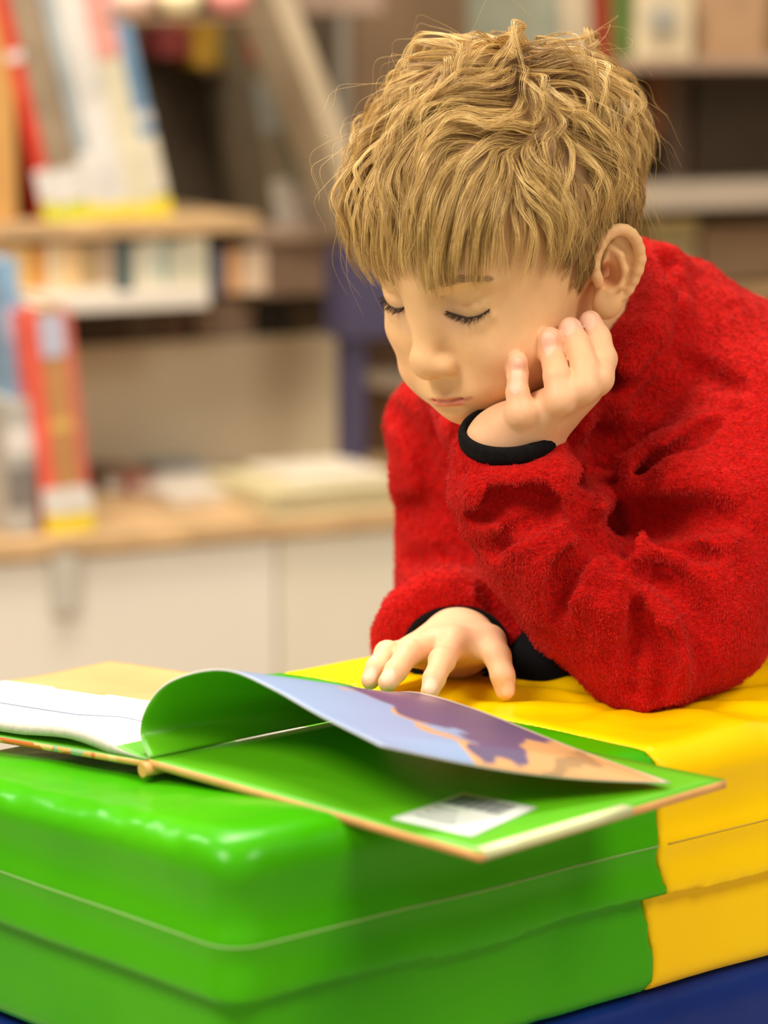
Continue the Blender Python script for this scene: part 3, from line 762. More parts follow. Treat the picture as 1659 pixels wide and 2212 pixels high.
leaf = mesh_np('turning_leaf', V, Q, [picmat(), M_ENDP, simple('leaf_rim', (.62, .60, .58), .7, .05)], None, smooth=True, mi=MI)
uvv = np.array([[i/n1, j/n2, 0] for i in range(n1+1) for j in range(n2+1)]); uvv = np.concatenate([uvv, uvv])
a = leaf.data.attributes.new('leaf', 'FLOAT_VECTOR', 'POINT'); a.data.foreach_set('vector', uvv.astype(np.float32).ravel())
leaf['label'] = 'thick leaf being turned, picture above and green below'; under(leaf, bk)
# ------------------------------------------------------------------ the boy
HS = .972
def rotm(rx, ry, rz):
    cx, sx, cy, sy, cz, sz = math.cos(rx), math.sin(rx), math.cos(ry), math.sin(ry), math.cos(rz), math.sin(rz)
    return (np.array([[cz, -sz, 0], [sz, cz, 0], [0, 0, 1]])@np.array([[cy, 0, sy], [0, 1, 0], [-sy, 0, cy]])@np.array([[1, 0, 0], [0, cx, -sx], [0, sx, cx]]))
HR = rotm(math.radians(19.5), math.radians(1.6), math.radians(-41.5)); HT = np.array([.0799, 1.66, .7486])
def H2W(p): return (np.asarray(p)*HS)@HR.T+HT
def face_warp(Q):                        # the hand pushes the cheek up and the chin back
    fr = sm(-Q[:, 1], .015, .060); w_ = sm(-Q[:, 2], -.016, .012)*fr; w2 = sm(-Q[:, 2], .008, .034)*fr
    Q = Q.copy(); dx = .24*Q[:, 0]*w2; Q[:, 1] -= .0045*w2+.04*np.maximum(-Q[:, 2]-.03, 0); Q[:, 2] += -.0085*sm(-Q[:, 2], .036, .060)*fr+.0015*sm(-Q[:, 2], -.035, -.016)*fr+.0055*w_+.0048*w2-dx
    Q[:, 0] -= .0020*w2
    return Q.astype(np.float32)
def W2H(p): return (((np.asarray(p, np.float32)-HT.astype(np.float32))@HR.astype(np.float32))/HS)

head = S()
head.ell((0, .012, .052), (.0735, .090, .084))
head.ell((0, -.044, .046), (.058, .040, .050), .03)
head.ell((0, -.038, -.012), (.0545, .046, .054), .03)
head.ell((0, -.034, -.036), (.047, .044, .032), .02)
head.ell((0, -.066, -.053), (.019, .018, .017), .022)           # chin
for s in (1, -1):
    head.ell((s*.033, -.055, -.018), (.024, .025, .025), .022)    # cheek
    head.ell((s*.031, -.048, -.040), (.017, .020, .015), .02)
head.ell((0, -.0715, -.036), (.025, .019, .020), .016)           # muzzle
head.cone((0, -.073, .034), (0, -.077, .030), .012, .012, .03)
for s in (1, -1):
    head.ell((s*.030, -.0925, .0200), (.0155, .0110, .0105), .012, 's')     # socket
    head.ell((s*.0285, -.0680, .0192), (.0148, .0145, .0136), .005)          # lidded eye
    head.path([(s*.014, -.084, .0345), (s*.028, -.0825, .0375), (s*.043, -.072, .0345)], [.003, .0035, .003], .012)   # brow ridge
head.path([(0, -.0815, .024), (0, -.0885, .010), (0, -.0975, -.006)], [.0060, .0050, .0060], .015)
head.ell((0, -.0995, -.0105), (.0078, .0068, .0064), .009)      # nose tip
for s in (1, -1):
    head.ell((s*.0088, -.0920, -.0135), (.0052, .0068, .0048), .0065)
    head.ell((s*.0050, -.0985, -.0195), (.0028, .0040, .0030), .0025, 's')
head.path([(0, -.0965, -.021), (0, -.0955, -.027)], [.0012, .0018], .004, 's')
# mouth
MZ, MY = -.0040, .0022
for s in (1, -1):
    head.path([(0, -.0935+MY, -.0315+MZ), (s*.0045, -.0940+MY, -.0308+MZ), (s*.011, -.0900+MY, -.0322+MZ), (s*.018, -.0845+MY, -.0350+MZ)], [.0022, .0026, .0020, .0006], .0035)
    head.path([(0, -.0915+MY, -.0388+MZ), (s*.008, -.0900+MY, -.0385+MZ), (s*.0165, -.0845+MY, -.0362+MZ)], [.0034, .0028, .0007], .004)
head.path([(-.0205, -.0830+MY, -.0350+MZ), (-.011, -.0925+MY, -.0350+MZ), (0, -.0968+MY, -.0348+MZ), (.011, -.0925+MY, -.0350+MZ), (.0205, -.0830+MY, -.0350+MZ)], [.0007]*5, .0022, 's')
head.ell((0, -.0915, -.0505), (.010, .0035, .0032), .006, 's')  # under the lip
# closed lids: groove under lash line, crease above
LASH = {}
for s in (1, -1):
    f0 = S(); f0.ops = list(head.ops)
    pts = []
    for x, z in ((.0165, .0145), (.021, .0115), (.0285, .0093), (.036, .0105), (.0425, .0140)):
        y = -.10
        for _ in range(40):
            d = float(f0(np.array([[s*x, y, z]], np.float32))[0]); y += d*.8
            if d < 1e-4: break
        pts.append((s*x, y, z))
    LASH[s] = np.array(pts)
for s in (1, -1):
    L = LASH[s]
    head.path(L+np.array([0, 0.0000, 0]), [.0006, .0009, .0011, .0009, .0006], .0016, 's')
    head.path(L+np.array([0, .0008, -.0026]), [.0009, .0012, .0014, .0012, .0009], .004)
    head.path(L*np.array([1.02, 1, 1])+np.array([0, -.0002, .0105]), [.0004, .0008, .0010, .0008, .0004], .003, 's')

def ear(s):
    e = S()
    Rm = np.array(Matrix.Rotation(-s*math.radians(32), 3, 'Z') @ Matrix.Rotation(math.radians(-12), 3, 'X'))
    c = np.array([s*.0640, .0025, .0055])
    # in ear coordinates: x outwards, y back, z up; thin in x
    def T(q): return c+Rm@(np.array(q)*np.array([s, 1, 1]))
    q = S()
    q.ell((0.0012, .012, .004), (.0046, .0165, .0270), .004)
    q.ell((0.0035, .006, -.021), (.0045, .0090, .0095), .008)
    a = np.linspace(-.55, 1.05, 15)*math.pi
    rim = []
    for t in np.linspace(0, 1, 17):
        an = math.radians(205-t*262)   # start at crus, over the top, down the back to the lobe
        y = .0125-math.cos(math.radians(180)-an)*-.0 + .0165*math.cos(an); z = .0055+.0270*math.sin(an)
        y = .0115+.0170*math.cos(an)*(1.0 if math.sin(an) > 0 else .95-.25*abs(math.sin(an)))
        rim.append((.0078+.0018*math.sin(an)-.0010*t, y, z))
    q.path(rim, [.0020]+[.0034]*3+[.0037]*10+[.0031, .0028, .0024], .0018)
    q.ell((.0110, .0115, .007), (.0080, .0112, .0200), .0025, 's')       # hollow inside the rim
    q.path([(.0040, .0070, .020), (.0062, .0140, .013), (.0075, .0165, .003), (.0075, .0135, -.008), (.0070, .0065, -.0120)], [.0018, .0025, .0028, .0027, .0022], .003)
    q.ell((.0060, .0070, .0000), (.0090, .0072, .0088), .002, 's')      # concha
    q.ell((.0065, -.0015, -.003), (.0032, .0030, .0042), .004)           # tragus
    q.ell((.0045, .0050, -.022), (.0042, .0085, .0085), .006)            # lobe
    Rf = Rm.astype(np.float32); cf = c.astype(np.float32); sv = np.array([s, 1, 1], np.float32)
    return lambda P: q(((P-cf)@Rf)*sv/.90)*.90
for s in (1, -1):
    head.sub(ear(s), (s*.072, .012, .004), .045, .005)
head.cone((0, .030, -.030), (0, .062, -.11), .043, .046, .02)     # neck

def headW(P, cull=None):
    Q = face_warp(W2H(P))
    if cull is not None: cull = (W2H(cull[0][None])[0], cull[1]/HS+.012, cull[2]/HS)
    return head(Q, cull)*HS
# ---- arms, torso (skin under the clothes), hands
LEL = at(1400, 1400, 1.605); LWR = at(1105, 975, 1.600)
LSH = at(1590, 880, 1.700); RSH = at(980, 935, 1.803)
REL = at(1003, 1256, 1.787); RWR = at(985, 1402, 1.700)
CHEST = (LSH+RSH)/2+np.array([.03, .03, -.05]); HIP = np.array([.275, 2.15, .42])
NECKB = H2W((0, .062, -.11))
def cheek(px, py, out, f=headW):
    p = hit(f, px, py)
    return None if p is None else p-ray(px, py)/np.linalg.norm(ray(px, py))*out
lh = S()
HY = 1.560
def onface(px, py, r, default):
    p = hit(headW, px, py)
    Y = default if p is None else min(p[1]-r*.55, default+.02)
    return at(px, py, Y)
# raised hand (the boy's left): little finger nearest the mouth
FL = [  # tip, distal joint, middle joint, knuckle : (px,py,r)
    [(1119, 780, .0057), (1118, 808, .0062), (1118, 848, .0066), (1124, 890, .0076)],
    [(1188, 731, .0068), (1193, 766, .0074), (1203, 812, .0078), (1210, 862, .0086)],
    [(1233, 710, .0070), (1248, 745, .0076), (1264, 795, .0080), (1262, 838, .0088)],
    [(1275, 697, .0067), (1292, 730, .0074), (1304, 775, .0078), (1294, 818, .0085)]]
FY = [[1.580, 1.574, 1.566, 1.564], [1.583, 1.577, 1.565, 1.560], [1.592, 1.584, 1.570, 1.562], [1.602, 1.596, 1.584, 1.572]]
NAILS = []
fing = S()
KN = []
for fi, (f_, ys) in enumerate(zip(FL, FY)):
    pts = []
    for (px, py, r), y in zip(f_, ys): pts.append(at(px, py, y))
    # press the finger tips on the cheek
    for j in (0, 1):
        h_ = hit(headW, f_[j][0], f_[j][1])
        if h_ is not None:
            ynew = h_[1]-f_[j][2]*.75; pts[j] = at(f_[j][0], f_[j][1], ynew)
    if fi == 2: pts[1] = at(1247, 745, min(pts[1][1], 1.5845)); pts[0] = at(1232, 710, min(pts[0][1], 1.5900))
    if fi == 3: pts[1] = at(1292, 730, min(pts[1][1], 1.594)); pts[0] = at(1275, 695, pts[1][1]+.004)
    rr = [q[2] for q in f_]
    one = S(); one.path(pts, rr, .002)
    KN.append(pts)
    fing.sub(one, np.mean(pts, 0), .045, .0012)
    d_ = pts[0]-pts[1]; d_ /= np.linalg.norm(d_)
    nv = np.array([-.25, -.93, .1]) if fi else np.array([-.1, -.97, .1]); nv -= d_*(nv@d_); nv /= np.linalg.norm(nv)
    NAILS.append((pts[0]-d_*.0005, d_, nv, rr[0]))
lh.sub(fing, np.mean([k[1] for k in KN], 0), .09, .003)
LW2 = at(1105, 952, 1.590)
palm = S()
for k, ww in zip(KN, (.0100, .0105, .0110, .0110)):
    palm.cone(k[3]+(LW2-k[3])*.10, LW2+(k[3]-LW2)*.15+np.array([0, .002, 0]), ww*.72, .0155, .009)
palm.path([at(1108, 912, 1.577), at(1068, 948, 1.585), at(1072, 975, 1.592)], [.0088, .0115, .0140], .012)
palm.path([at(1262, 838, 1.586), at(1203, 890, 1.592), at(1145, 950, 1.600)], [.0105, .0125, .0140], .012)
palm.path([at(1150, 950, 1.600), at(1215, 875, 1.612), at(1272, 800, 1.620), at(1290, 745, 1.626)], [.0115, .0095, .0082, .0068], .010)   # thumb behind the jaw
palm.cone(at(1066, 972, 1.592), at(1140, 962, 1.594), .0155, .0155, .014)
lh.sub(palm, at(1170, 880, 1.58), .09, .0045)
for k in KN: lh.ell(k[3]+np.array([.0, -.0020, 0]), (.0052, .0052, .0052), .008)     # knuckles
lh.cone(at(1100, 955, 1.594), LWR, .0185, .0190, .014)
arms = S()
arms.path([LWR, at(1125, 1060, 1.602), at(1185, 1180, 1.603), at(1272, 1290, 1.605), LEL], [.0190, .0190, .020, .022, .024], .01); arms.path([LEL, at(1505, 1330, 1.625), at(1575, 1120, 1.662), LSH], [.024, .024, .028, .028], .01)
arms.cone(RWR+np.array([0, .02, 0]), REL, .016, .018, .01); arms.cone(REL, RSH+np.array([.015, .01, -.01]), .022, .024, .01)
arms.cone(CHEST+np.array([.03, .03, -.01]), HIP, .050, .070, .02); arms.cone(LSH, RSH+np.array([.015, .01, -.01]), .028, .020, .01); arms.cone(NECKB, CHEST, .036, .036, .02)

# hand on the book (the boy's right)
rh = S()
def tipz(px, py, z): return atz(px, py, z)
RF = [  # tip .. knuckle as (px,py,Y,r)
    [(929, 1493, 1.553, .0056), (938, 1466, 1.560, .0066), (955, 1428, 1.578, .0074), (982, 1388, 1.606, .0084)],
    [(838, 1474, 1.563, .0060), (856, 1448, 1.570, .0068), (882, 1412, 1.588, .0074), (942, 1392, 1.612, .0084)],
    [(800, 1470, 1.576, .0056), (813, 1444, 1.582, .0064), (836, 1413, 1.597, .0070), (910, 1402, 1.620, .0080)],
    [(800, 1462, 1.598, .0050), (812, 1440, 1.604, .0058), (835, 1412, 1.616, .0064), (895, 1406, 1.630, .0074)]]
rf = S(); RK = []
for q in RF:
    pts = [at(a, b, y) for a, b, y, r in q]; rr = [r for *_, r in q]
    one = S(); one.path(pts, rr, .002); one.ell(pts[2]+np.array([0, 0, .0008]), (rr[2]*1.03,)*3, .003)
    RK.append(pts); rf.sub(one, np.mean(pts, 0), .05, .0012)
    d_ = pts[0]-pts[1]; d_ /= np.linalg.norm(d_); nv = np.array([0, -.62, .78]); nv -= d_*(nv@d_); nv /= np.linalg.norm(nv)
    NAILS.append((pts[0]-d_*.0005, d_, nv, rr[0]))
rh.sub(rf, np.mean([k[1] for k in RK], 0), .09, .003)
RW2 = at(992, 1388, 1.652)
pm = S()
for k, ww in zip(RK, (.0090, .0092, .0090, .0082)): pm.cone(k[3], RW2+(k[3]-RW2)*.2, ww, .0150, .012)
TH_ = [at(1091, 1490, 1.584), at(1086, 1460, 1.585), at(1074, 1417, 1.594), at(1056, 1387, 1.616), at(1022, 1382, 1.640)]
pm.path(TH_[2:], [.0080, .0105, .0140], .010)
pm.cone(at(1020, 1395, 1.610), RW2, .0080, .0150, .012)
rh.sub(pm, RW2, .09, .006)
rh.path([TH_[0], TH_[1], TH_[2]], [.0062, .0072, .0080], .003)
d_ = TH_[0]-TH_[1]; d_ /= np.linalg.norm(d_); nv = np.array([.25, -.75, .6]); nv -= d_*(nv@d_); nv /= np.linalg.norm(nv)
NAILS.append((TH_[0]-d_*.0005, d_, nv, .0062))
rh.cone(RW2, RWR+np.array([0, .02, 0]), .0165, .0170, .012)

body = S()
body.add(lambda P: headW(P), HT, .20, .002)
body.ops[-1] = (headW, HT, .22, .002, 'u')
body.sub(arms, CHEST, .45, .012)
body.sub(lh, at(1180, 860, 1.58), .10, .0012)
body.sub(rh, at(940, 1420, 1.60), .11, .004)

# skin material: one skin with the colours of cheeks, lips, nails
def skin_mat():
    m, nt, b = mat_base('skin')
    at_ = nt.nodes.new('ShaderNodeAttribute'); at_.attribute_name = 'skincol'
    r, n = noise_mix(nt, 60, (.94, .94, .94), (1.03, 1.03, 1.03))
    mx = nt.nodes.new('ShaderNodeMix'); mx.data_type = 'RGBA'; mx.blend_type = 'MULTIPLY'; mx.inputs[0].default_value = 1
    nt.links.new(at_.outputs['Color'], mx.inputs[6]); nt.links.new(r.outputs[0], mx.inputs[7])
    nt.links.new(mx.outputs[2], b.inputs['Base Color'])
    b.inputs['Roughness'].default_value = .52; b.inputs['Specular IOR Level'].default_value = .35
    b.inputs['Subsurface Weight'].default_value = .35; b.inputs['Subsurface Radius'].default_value = (1, .35, .16)
    b.inputs['Subsurface Scale'].default_value = .004
    n2 = nt.nodes.new('ShaderNodeTexNoise'); n2.inputs['Scale'].default_value = 900
    tc = nt.nodes.new('ShaderNodeTexCoord'); nt.links.new(tc.outputs['Object'], n2.inputs['Vector'])
    bp = nt.nodes.new('ShaderNodeBump'); bp.inputs['Strength'].default_value = .08; bp.inputs['Distance'].default_value = .0006
    nt.links.new(n2.outputs[0], bp.inputs['Height']); nt.links.new(bp.outputs[0], b.inputs['Normal'])
    return m
SKIN = skin_mat()
person = empty('person', (float(HIP[0]), float(HIP[1]), 0))
tag(person, 'young blond boy in red fleece leaning on the padded block, cheek on one hand, reading', 'person')
V, Q = surface(body, (-.12, 1.50, .30), (.50, 2.28, .92), .00125)
bo = mesh_np('body', V, Q, SKIN)
under(bo, person)
# colours
C0 = np.array([.80, .485, .235]); LIP = np.array([.72, .23, .14]); BL = np.array([.86, .43, .23]); NA = np.array([.88, .56, .41])
Hq = face_warp(W2H(V)); col = np.tile(C0, (len(V), 1))
def blend(c, w_): 
    global col
    w_ = np.clip(w_, 0, 1)[:, None]; col = col*(1-w_)+np.asarray(c)*w_
def g3(P, c, r): return np.exp(-(((P-np.array(c))/np.array(r))**2).sum(1))
for s in (1, -1): blend(BL, .55*g3(Hq, (s*.042, -.066, -.018), (.022, .03, .018)))
blend(BL, .35*g3(Hq, (0, -.10, -.012), (.010, .012, .008)))
for s in (1, -1):
    blend((.66, .38, .27), .5*g3(Hq, (s*.020, -.08, .010), (.010, .02, .008)))
    blend((.66, .24, .10), .85*g3(Hq, (s*.0665, .0075, .004), (.008, .008, .011)))
infront = Hq[:, 1] < -.078
xl = np.abs(Hq[:, 0]); 
up_ = (-.0308+MZ-.0045*sm(xl, .005, .0195)); lo_ = (-.0425+MZ+.0055*sm(xl, .006, .0195))
lipw = sm(Hq[:, 2], lo_-.001, lo_+.001)*(1-sm(Hq[:, 2], up_-.001, up_+.001))*(1-sm(xl, .0175, .0200))*infront
blend(LIP, .92*lipw)
blend((.40, .13, .08), .7*np.exp(-((Hq[:, 2]-MZ+.0350+0*sm(xl, .01, .02))/.0008)**2)*(1-sm(xl, .018, .0205))*infront)
# hands a little pinker
hand = (np.linalg.norm(V-at(1180, 860, 1.58), axis=1) < .09) & (headW(V) > .0015) | (np.linalg.norm(V-at(950, 1420, 1.60), axis=1) < .08)
blend((.84, .47, .28), .75*hand)
for k in KN+RK:
    blend((.86, .44, .30), .45*g3(V, k[0], (.008,)*3)); blend((.84, .42, .27), .25*g3(V, k[3], (.008,)*3))
for c, d_, nv, r in NAILS:
    q = V-c; u_ = q@d_; n_ = q@nv; s_ = q@np.cross(d_, nv)
    blend(NA, .85*(1-sm((u_/(r*.95))**2+(s_/(r*.72))**2, .75, 1.0))*(n_ > r*.25))
    blend((.78, .42, .29), .5*np.exp(-(((u_/(r*.95))**2+(s_/(r*.72))**2-1.0)/.25)**2)*(n_ > r*.2))
attr(bo, 'skincol', col, 'FLOAT_COLOR')

# ---- lashes, brows
def hairmat(name, stops, rough=.38):
    m, nt, b = mat_base(name)
    a = nt.nodes.new('ShaderNodeAttribute'); a.attribute_name = 'tint'
    r = nt.nodes.new('ShaderNodeValToRGB'); el = r.color_ramp.elements
    while len(el) < len(stops): el.new(.5)
    for e, (p, c) in zip(el, stops): e.position = p; e.color = (*c, 1)
    nt.links.new(a.outputs['Fac'], r.inputs[0]); nt.links.new(r.outputs[0], b.inputs['Base Color'])
    b.inputs['Roughness'].default_value = rough; b.inputs['Specular IOR Level'].default_value = .45
    b.inputs['Sheen Weight'].default_value = .0
    return m
M_LASH = hairmat('lash_hair', [(0, (.035, .018, .010)), (1, (.06, .03, .016))], .5)
M_BROW = hairmat('brow_hair', [(0, (.36, .21, .09)), (1, (.46, .28, .13))], .5)
rng = np.random.default_rng(4)
for s in (1, -1):
    L = LASH[s]; n = 150; t = np.sort(rng.random(n)); u = t*4; i = np.minimum(u.astype(int), 3); fr = (u-i)[:, None]
    B = L[i]*(1-fr)+L[i+1]*fr+np.array([0, -.0002, .0002])
    out = np.stack([s*(t-.35)*.75, -np.ones(n)*.9, -.62+.0*t], -1)+rng.normal(0, .10, (n, 3)); out /= np.linalg.norm(out, axis=1, keepdims=True)
    Ln = (.0050+.0022*np.sin(t*3.1))*rng.uniform(.7, 1.1, n); st = np.linspace(0, 1, 6)
    P = B[:, None]+out[:, None]*Ln[:, None, None]*st[None, :, None]; P[:, :, 2] += (st**2)[None]*Ln[:, None]*.35
    o = strands('eyelash', H2W(P), .00017*(1-st*.85), rng.random(n), M_LASH); under(o, bo)
    o = tube('lash_line', H2W(np.concatenate([L[:1]*1, L, ])[1:]+np.array([0, -.0004, -.0002])), [.0003, .0006, .0007, .0006, .0003], simple('lash_line_dark', (.05, .022, .015), .6)); under(o, bo)
    n = 420; t = rng.random(n); v = rng.normal(0, 1, n)
    X = .013+t*.034; Z = .0335+.0045*np.sin(np.clip(t*1.15, 0, 1)*2.4)+v*.0019*(1-.5*t)-.0015*t
    P0 = np.stack([s*X, -.10+0*X, Z], -1).astype(np.float32)
    for _ in range(30): P0[:, 1] += head(P0)*.8
    d = np.stack([s*(.8+0*t), .25+.4*t, .45-.9*t+rng.normal(0, .15, n)], -1); d /= np.linalg.norm(d, axis=1, keepdims=True)
    st = np.linspace(0, 1, 4); P = P0[:, None]+d[:, None]*(.0050*rng.uniform(.6, 1, n))[:, None, None]*st[None, :, None]
    P = P.reshape(-1, 3).astype(np.float32); dd = head(P); P += grad(head, P)*(np.repeat(0.0003*np.ones(n), 4)-dd)[:, None]
    o = strands('eyebrow', H2W(P.reshape(n, 4, 3)), .00011*(1-st*.7), rng.random(n), M_BROW); under(o, bo)
# ---- hair
M_HAIR = hairmat('blond_hair', [(0, (.17, .088, .026)), (.35, (.38, .22, .070)), (.7, (.60, .39, .125)), (1, (.86, .61, .24))], .36)
scalp = S()
scalp.ops = head.ops[:2]
def in_hair(p):
    """1 where hair grows, head coordinates"""
    x, y, z = np.abs(p[:, 0]), p[:, 1], p[:, 2]
    front = .078 - .012*sm(x, .0, .05)
    side = np.interp(y, [-.075, -.055, -.040, -.022, -.012, .000, .018, .034, .05, .075, .11], [.078, .070, .052, .034, .010, .014, .040, .018, -.012, -.030, -.036])
    lim = np.where(y < -.06, np.minimum(front, .080), side)
    return z-lim
capf = S()
def capfn(P):
    d = scalp(P)-.0035-.0012*vnoise(P, 90, 3)-.0008*vnoise(P, 240, 5)
    return smax(d, -(in_hair(P)-.004+.003*vnoise(P, 130, 7)), .006)
def capW(P, cull=None): return capfn(W2H(P))*HS
M_CAP = simple('hair_underlayer', (.30, .17, .068), .7, .35, 60)
V, Q = surface(capW, HT-.16, HT+.20, .002)
cap = mesh_np('hair', V, Q, M_CAP); under(cap, bo)
rng = np.random.default_rng(11)
CR = np.array([.004, .048, .118], np.float32)
def dirs(P, N, u, seedf):
    away = P-CR; away -= N*(away*N).sum(1, keepdims=True)
    r = np.linalg.norm(P-CR, axis=1)
    away /= np.linalg.norm(away, axis=1, keepdims=True)+1e-6
    down = np.tile(np.array([[0, 0, -1.]]), (len(P), 1)); down -= N*(down*N).sum(1, keepdims=True)
    fwd = np.tile(np.array([[.12, -1., 0]]), (len(P), 1)); fwd -= N*(fwd*N).sum(1, keepdims=True)
    wd = sm(r, .05, .13)[:, None]*.9
    wf = (sm(P[:, 2], .06, .11)*sm(-P[:, 1], -.06, .03))[:, None]*.8
    d = away+down*wd+fwd*wf
    a = sm(P[:, 2], .045, .095)
    back = sm(P[:, 1], .02, .07)*(1-.5*a)
    ang = vnoise(P+seedf, 24, 21)*(.25+1.7*a-.4*back)+vnoise(P, 55, 22)*(.15+1.0*a)
    # whorl around the crown of the head
    ang += .9*np.exp(-(r/.035)**2)
    ang = ang*(1-.75*sm(-P[:, 1], .055, .075))
    B = np.cross(N, d)
    d = d*np.cos(ang)[:, None]+B*np.sin(ang)[:, None]
    return d/(np.linalg.norm(d, axis=1, keepdims=True)+1e-6)
def scalp_roots(n):
    out = []
    while sum(len(o) for o in out) < n:
        v = rng.normal(0, 1, (n*3, 3)); v /= np.linalg.norm(v, axis=1, keepdims=True)
        P = (np.array([0, .006, .05])+v*.10).astype(np.float32)
        for _ in range(8):
            d = scalp(P); P -= (grad(scalp, P)*d[:, None]).astype(np.float32)
        P = P[in_hair(P) > .001+.004*rng.random(len(P))]
        out.append(P)
    return np.concatenate(out)[:n]
def grow(P0, L, hmax, m=14, sag=None):
    n = len(P0); P = P0.copy(); out = [P0.copy()]
    st = L/(m-1); seedf = np.zeros((n, 3), np.float32)
    for i in range(1, m):
        t = i/(m-1)
        N = grad(scalp, P, .002); d = dirs(P, N, t, seedf)
        P = (P+d*st[:, None]).astype(np.float32)
        lev = hmax*np.minimum(1, 1.35*t**.7)*(1-.30*sm(t, .6, 1))
        dd = scalp(P); N = grad(scalp, P, .002)
        fall = sm(-P[:, 1], .062, .085)*(in_hair(P) < 0)     # the fringe hangs free in front of the brow
        corr = (lev-dd)*(1-.55*fall)
        P = (P+N*corr[:, None]).astype(np.float32)
        out.append(P.copy())
    return np.stack(out, 1)
def lengths(P):
    z, y, x = P[:, 2], P[:, 1], np.abs(P[:, 0])
    top = sm(z, .060, .105); fr = sm(-y, .02, .065)*sm(z, .06, .085)
    L = .025+.029*top+.0165*fr+.009*sm(x, .035, .055)*sm(-y, .005, .03)*sm(z, .03, .06)
    L = np.where((y > .03) & (z < .06), .020+.012*sm(z, 0, .06), L)
    h = .0065+.0150*top+.006*fr*0
    h = h*(1-.35*sm(-z, -.03, .01))*(1-.50*sm(y, .02, .07))
    bun = np.exp(-(((P-np.array([.012, .035, .135]))/np.array([.030, .026, .04]))**2).sum(1))
    return L+.012*bun, h+.014*bun
NG = 2300
G0 = scalp_roots(NG); Lg, hg = lengths(G0)
Lg = Lg*rng.uniform(.75, 1.2, NG); hg = hg*rng.uniform(.40, 1.15, NG)
G = grow(G0, Lg, hg)
m = G.shape[1]; tt = np.linspace(0, 1, m)
# locks curl on their way, most of all on top
T = np.gradient(G, axis=1); T /= np.linalg.norm(T, axis=2, keepdims=True)+1e-9
Nn = grad(scalp, G.reshape(-1, 3), .002).reshape(G.shape); Bn = np.cross(T, Nn)
amp = (.0006+.0062*sm(G0[:, 2], .055, .10)*sm(G0[:, 1], -.060, -.01)*rng.random(NG)**1.3); ph = rng.random(NG)*6.3; cy = rng.uniform(.45, 1.25, NG)
wv = (amp[:, None]*np.sin(ph[:, None]+cy[:, None]*6.28*tt[None])*tt[None]**.6)
wn = (amp[:, None]*.6*np.cos(ph[:, None]+cy[:, None]*6.28*tt[None])*tt[None]**.6)
G = G+Bn*wv[..., None]+Nn*wn[..., None]
NC = 40000
R0 = scalp_roots(NC)
best = np.empty((NC, 2), int)
for a in range(0, NC, 4000):
    dd = ((R0[a:a+4000, None]-G0[None])**2).sum(2); best[a:a+4000] = np.argpartition(dd, 2, axis=1)[:, :2]
pick = np.where(rng.random(NC) < .65, best[:, 0], best[:, 1])
off = R0-G0[pick]; tight = rng.uniform(.55, .93, NC)
P = G[pick]+off[:, None]*(1-tight[:, None]*tt[None]**.8)[..., None]
P += (rng.normal(0, .0009, (NC, 1, 3))*tt[None, :, None]**1.2)
k = rng.uniform(.78, 1.0, NC)      # uneven ends
idx = tt[None]*k[:, None]*(m-1); i0 = np.minimum(idx.astype(int), m-2); fr = (idx-i0)[..., None]
ar = np.arange(NC)[:, None]; P = P[ar, i0]*(1-fr)+P[ar, i0+1]*fr
tint = .54+.20*vnoise(G0.astype(np.float32)[pick], 40, 9)+rng.normal(0, .20, NC)+.30*sm(R0[:, 2], .03, .10)-.16-.06*(R0[:, 1] > .03)
tint += (rng.normal(0, .14, NG))[pick]
o = strands('hair_strands', H2W(P.reshape(-1, 3)).reshape(P.shape), .000125*(1-.75*tt[None]**2), np.clip(tint, 0, 1), M_HAIR); under(o, cap); o['kind'] = 'stuff'
# flyaways
n = 260; R1 = scalp_roots(n); R1 = R1[R1[:, 2] > .03]; n = len(R1); L1, h1 = lengths(R1)
P = grow(R1, L1*rng.uniform(.8, 1.3, n), h1*rng.uniform(1.1, 1.9, n)); Nn = grad(scalp, P.reshape(-1, 3), .002).reshape(P.shape)
P = P+Nn*(rng.uniform(0, .012, n)[:, None]*tt[None]**2)[..., None]+rng.normal(0, .006, (n, 1, 3))*tt[None, :, None]**1.5
o = strands('loose_strands', H2W(P.reshape(-1, 3)).reshape(P.shape), .00008*(1-.7*tt[None]**2), np.clip(.8+rng.normal(0, .1, n), 0, 1), M_HAIR); under(o, cap); o['kind'] = 'stuff'
# ---- red fleece jacket
def cz(c): return (800+c[0]/1.931, 750+c[1]/1.931)
jk = S()
ZA = (np.array([0, 0, 1], np.float32), 1.25)
LC = at(1100, 938, 1.590); LAX = upv*.86-fw*.50+np.array([-.08, 0, 0]); LAX /= np.linalg.norm(LAX); LAX = LAX.astype(np.float32)
sl = S()
sl.path([LC-LAX*.002, at(1095, 985, 1.600), at(1120, 1060, 1.602), at(1182, 1180, 1.602), at(1270, 1290, 1.604), at(1400, 1388, 1.606)], [.0325, .0345, .0380, .0405, .0420, .0425], .012)
sl.add(lambda P: ((P-LC.astype(np.float32))@LAX)+.0035, LC, None, .006, 'i')
jk.sub(sl, at(1200, 1190, 1.6), .17, .008)
jk.path([at(1400, 1388, 1.606), at(1500, 1330, 1.622), at(1560, 1120, 1.655), at(1610, 930, 1.705)], [.0420, .0500, .0600, .0620], .010)
tor = S()
tor.cone(at(1600, 915, 1.72), at(975, 935, 1.810), .058, .040, .05)
tor.cone(at(1500, 900, 1.76), HIP+np.array([.0, 0, .06]), .075, .125, .05)
tor.cone(at(1250, 1000, 1.80), HIP+np.array([-.03, 0, .06]), .075, .115, .05)
tor.cone(at(1330, 820, 1.735), at(1490, 830, 1.76), .050, .052, .04)
jk.sub(tor, at(1400, 1100, 1.9), .45, .006)
ra = S()
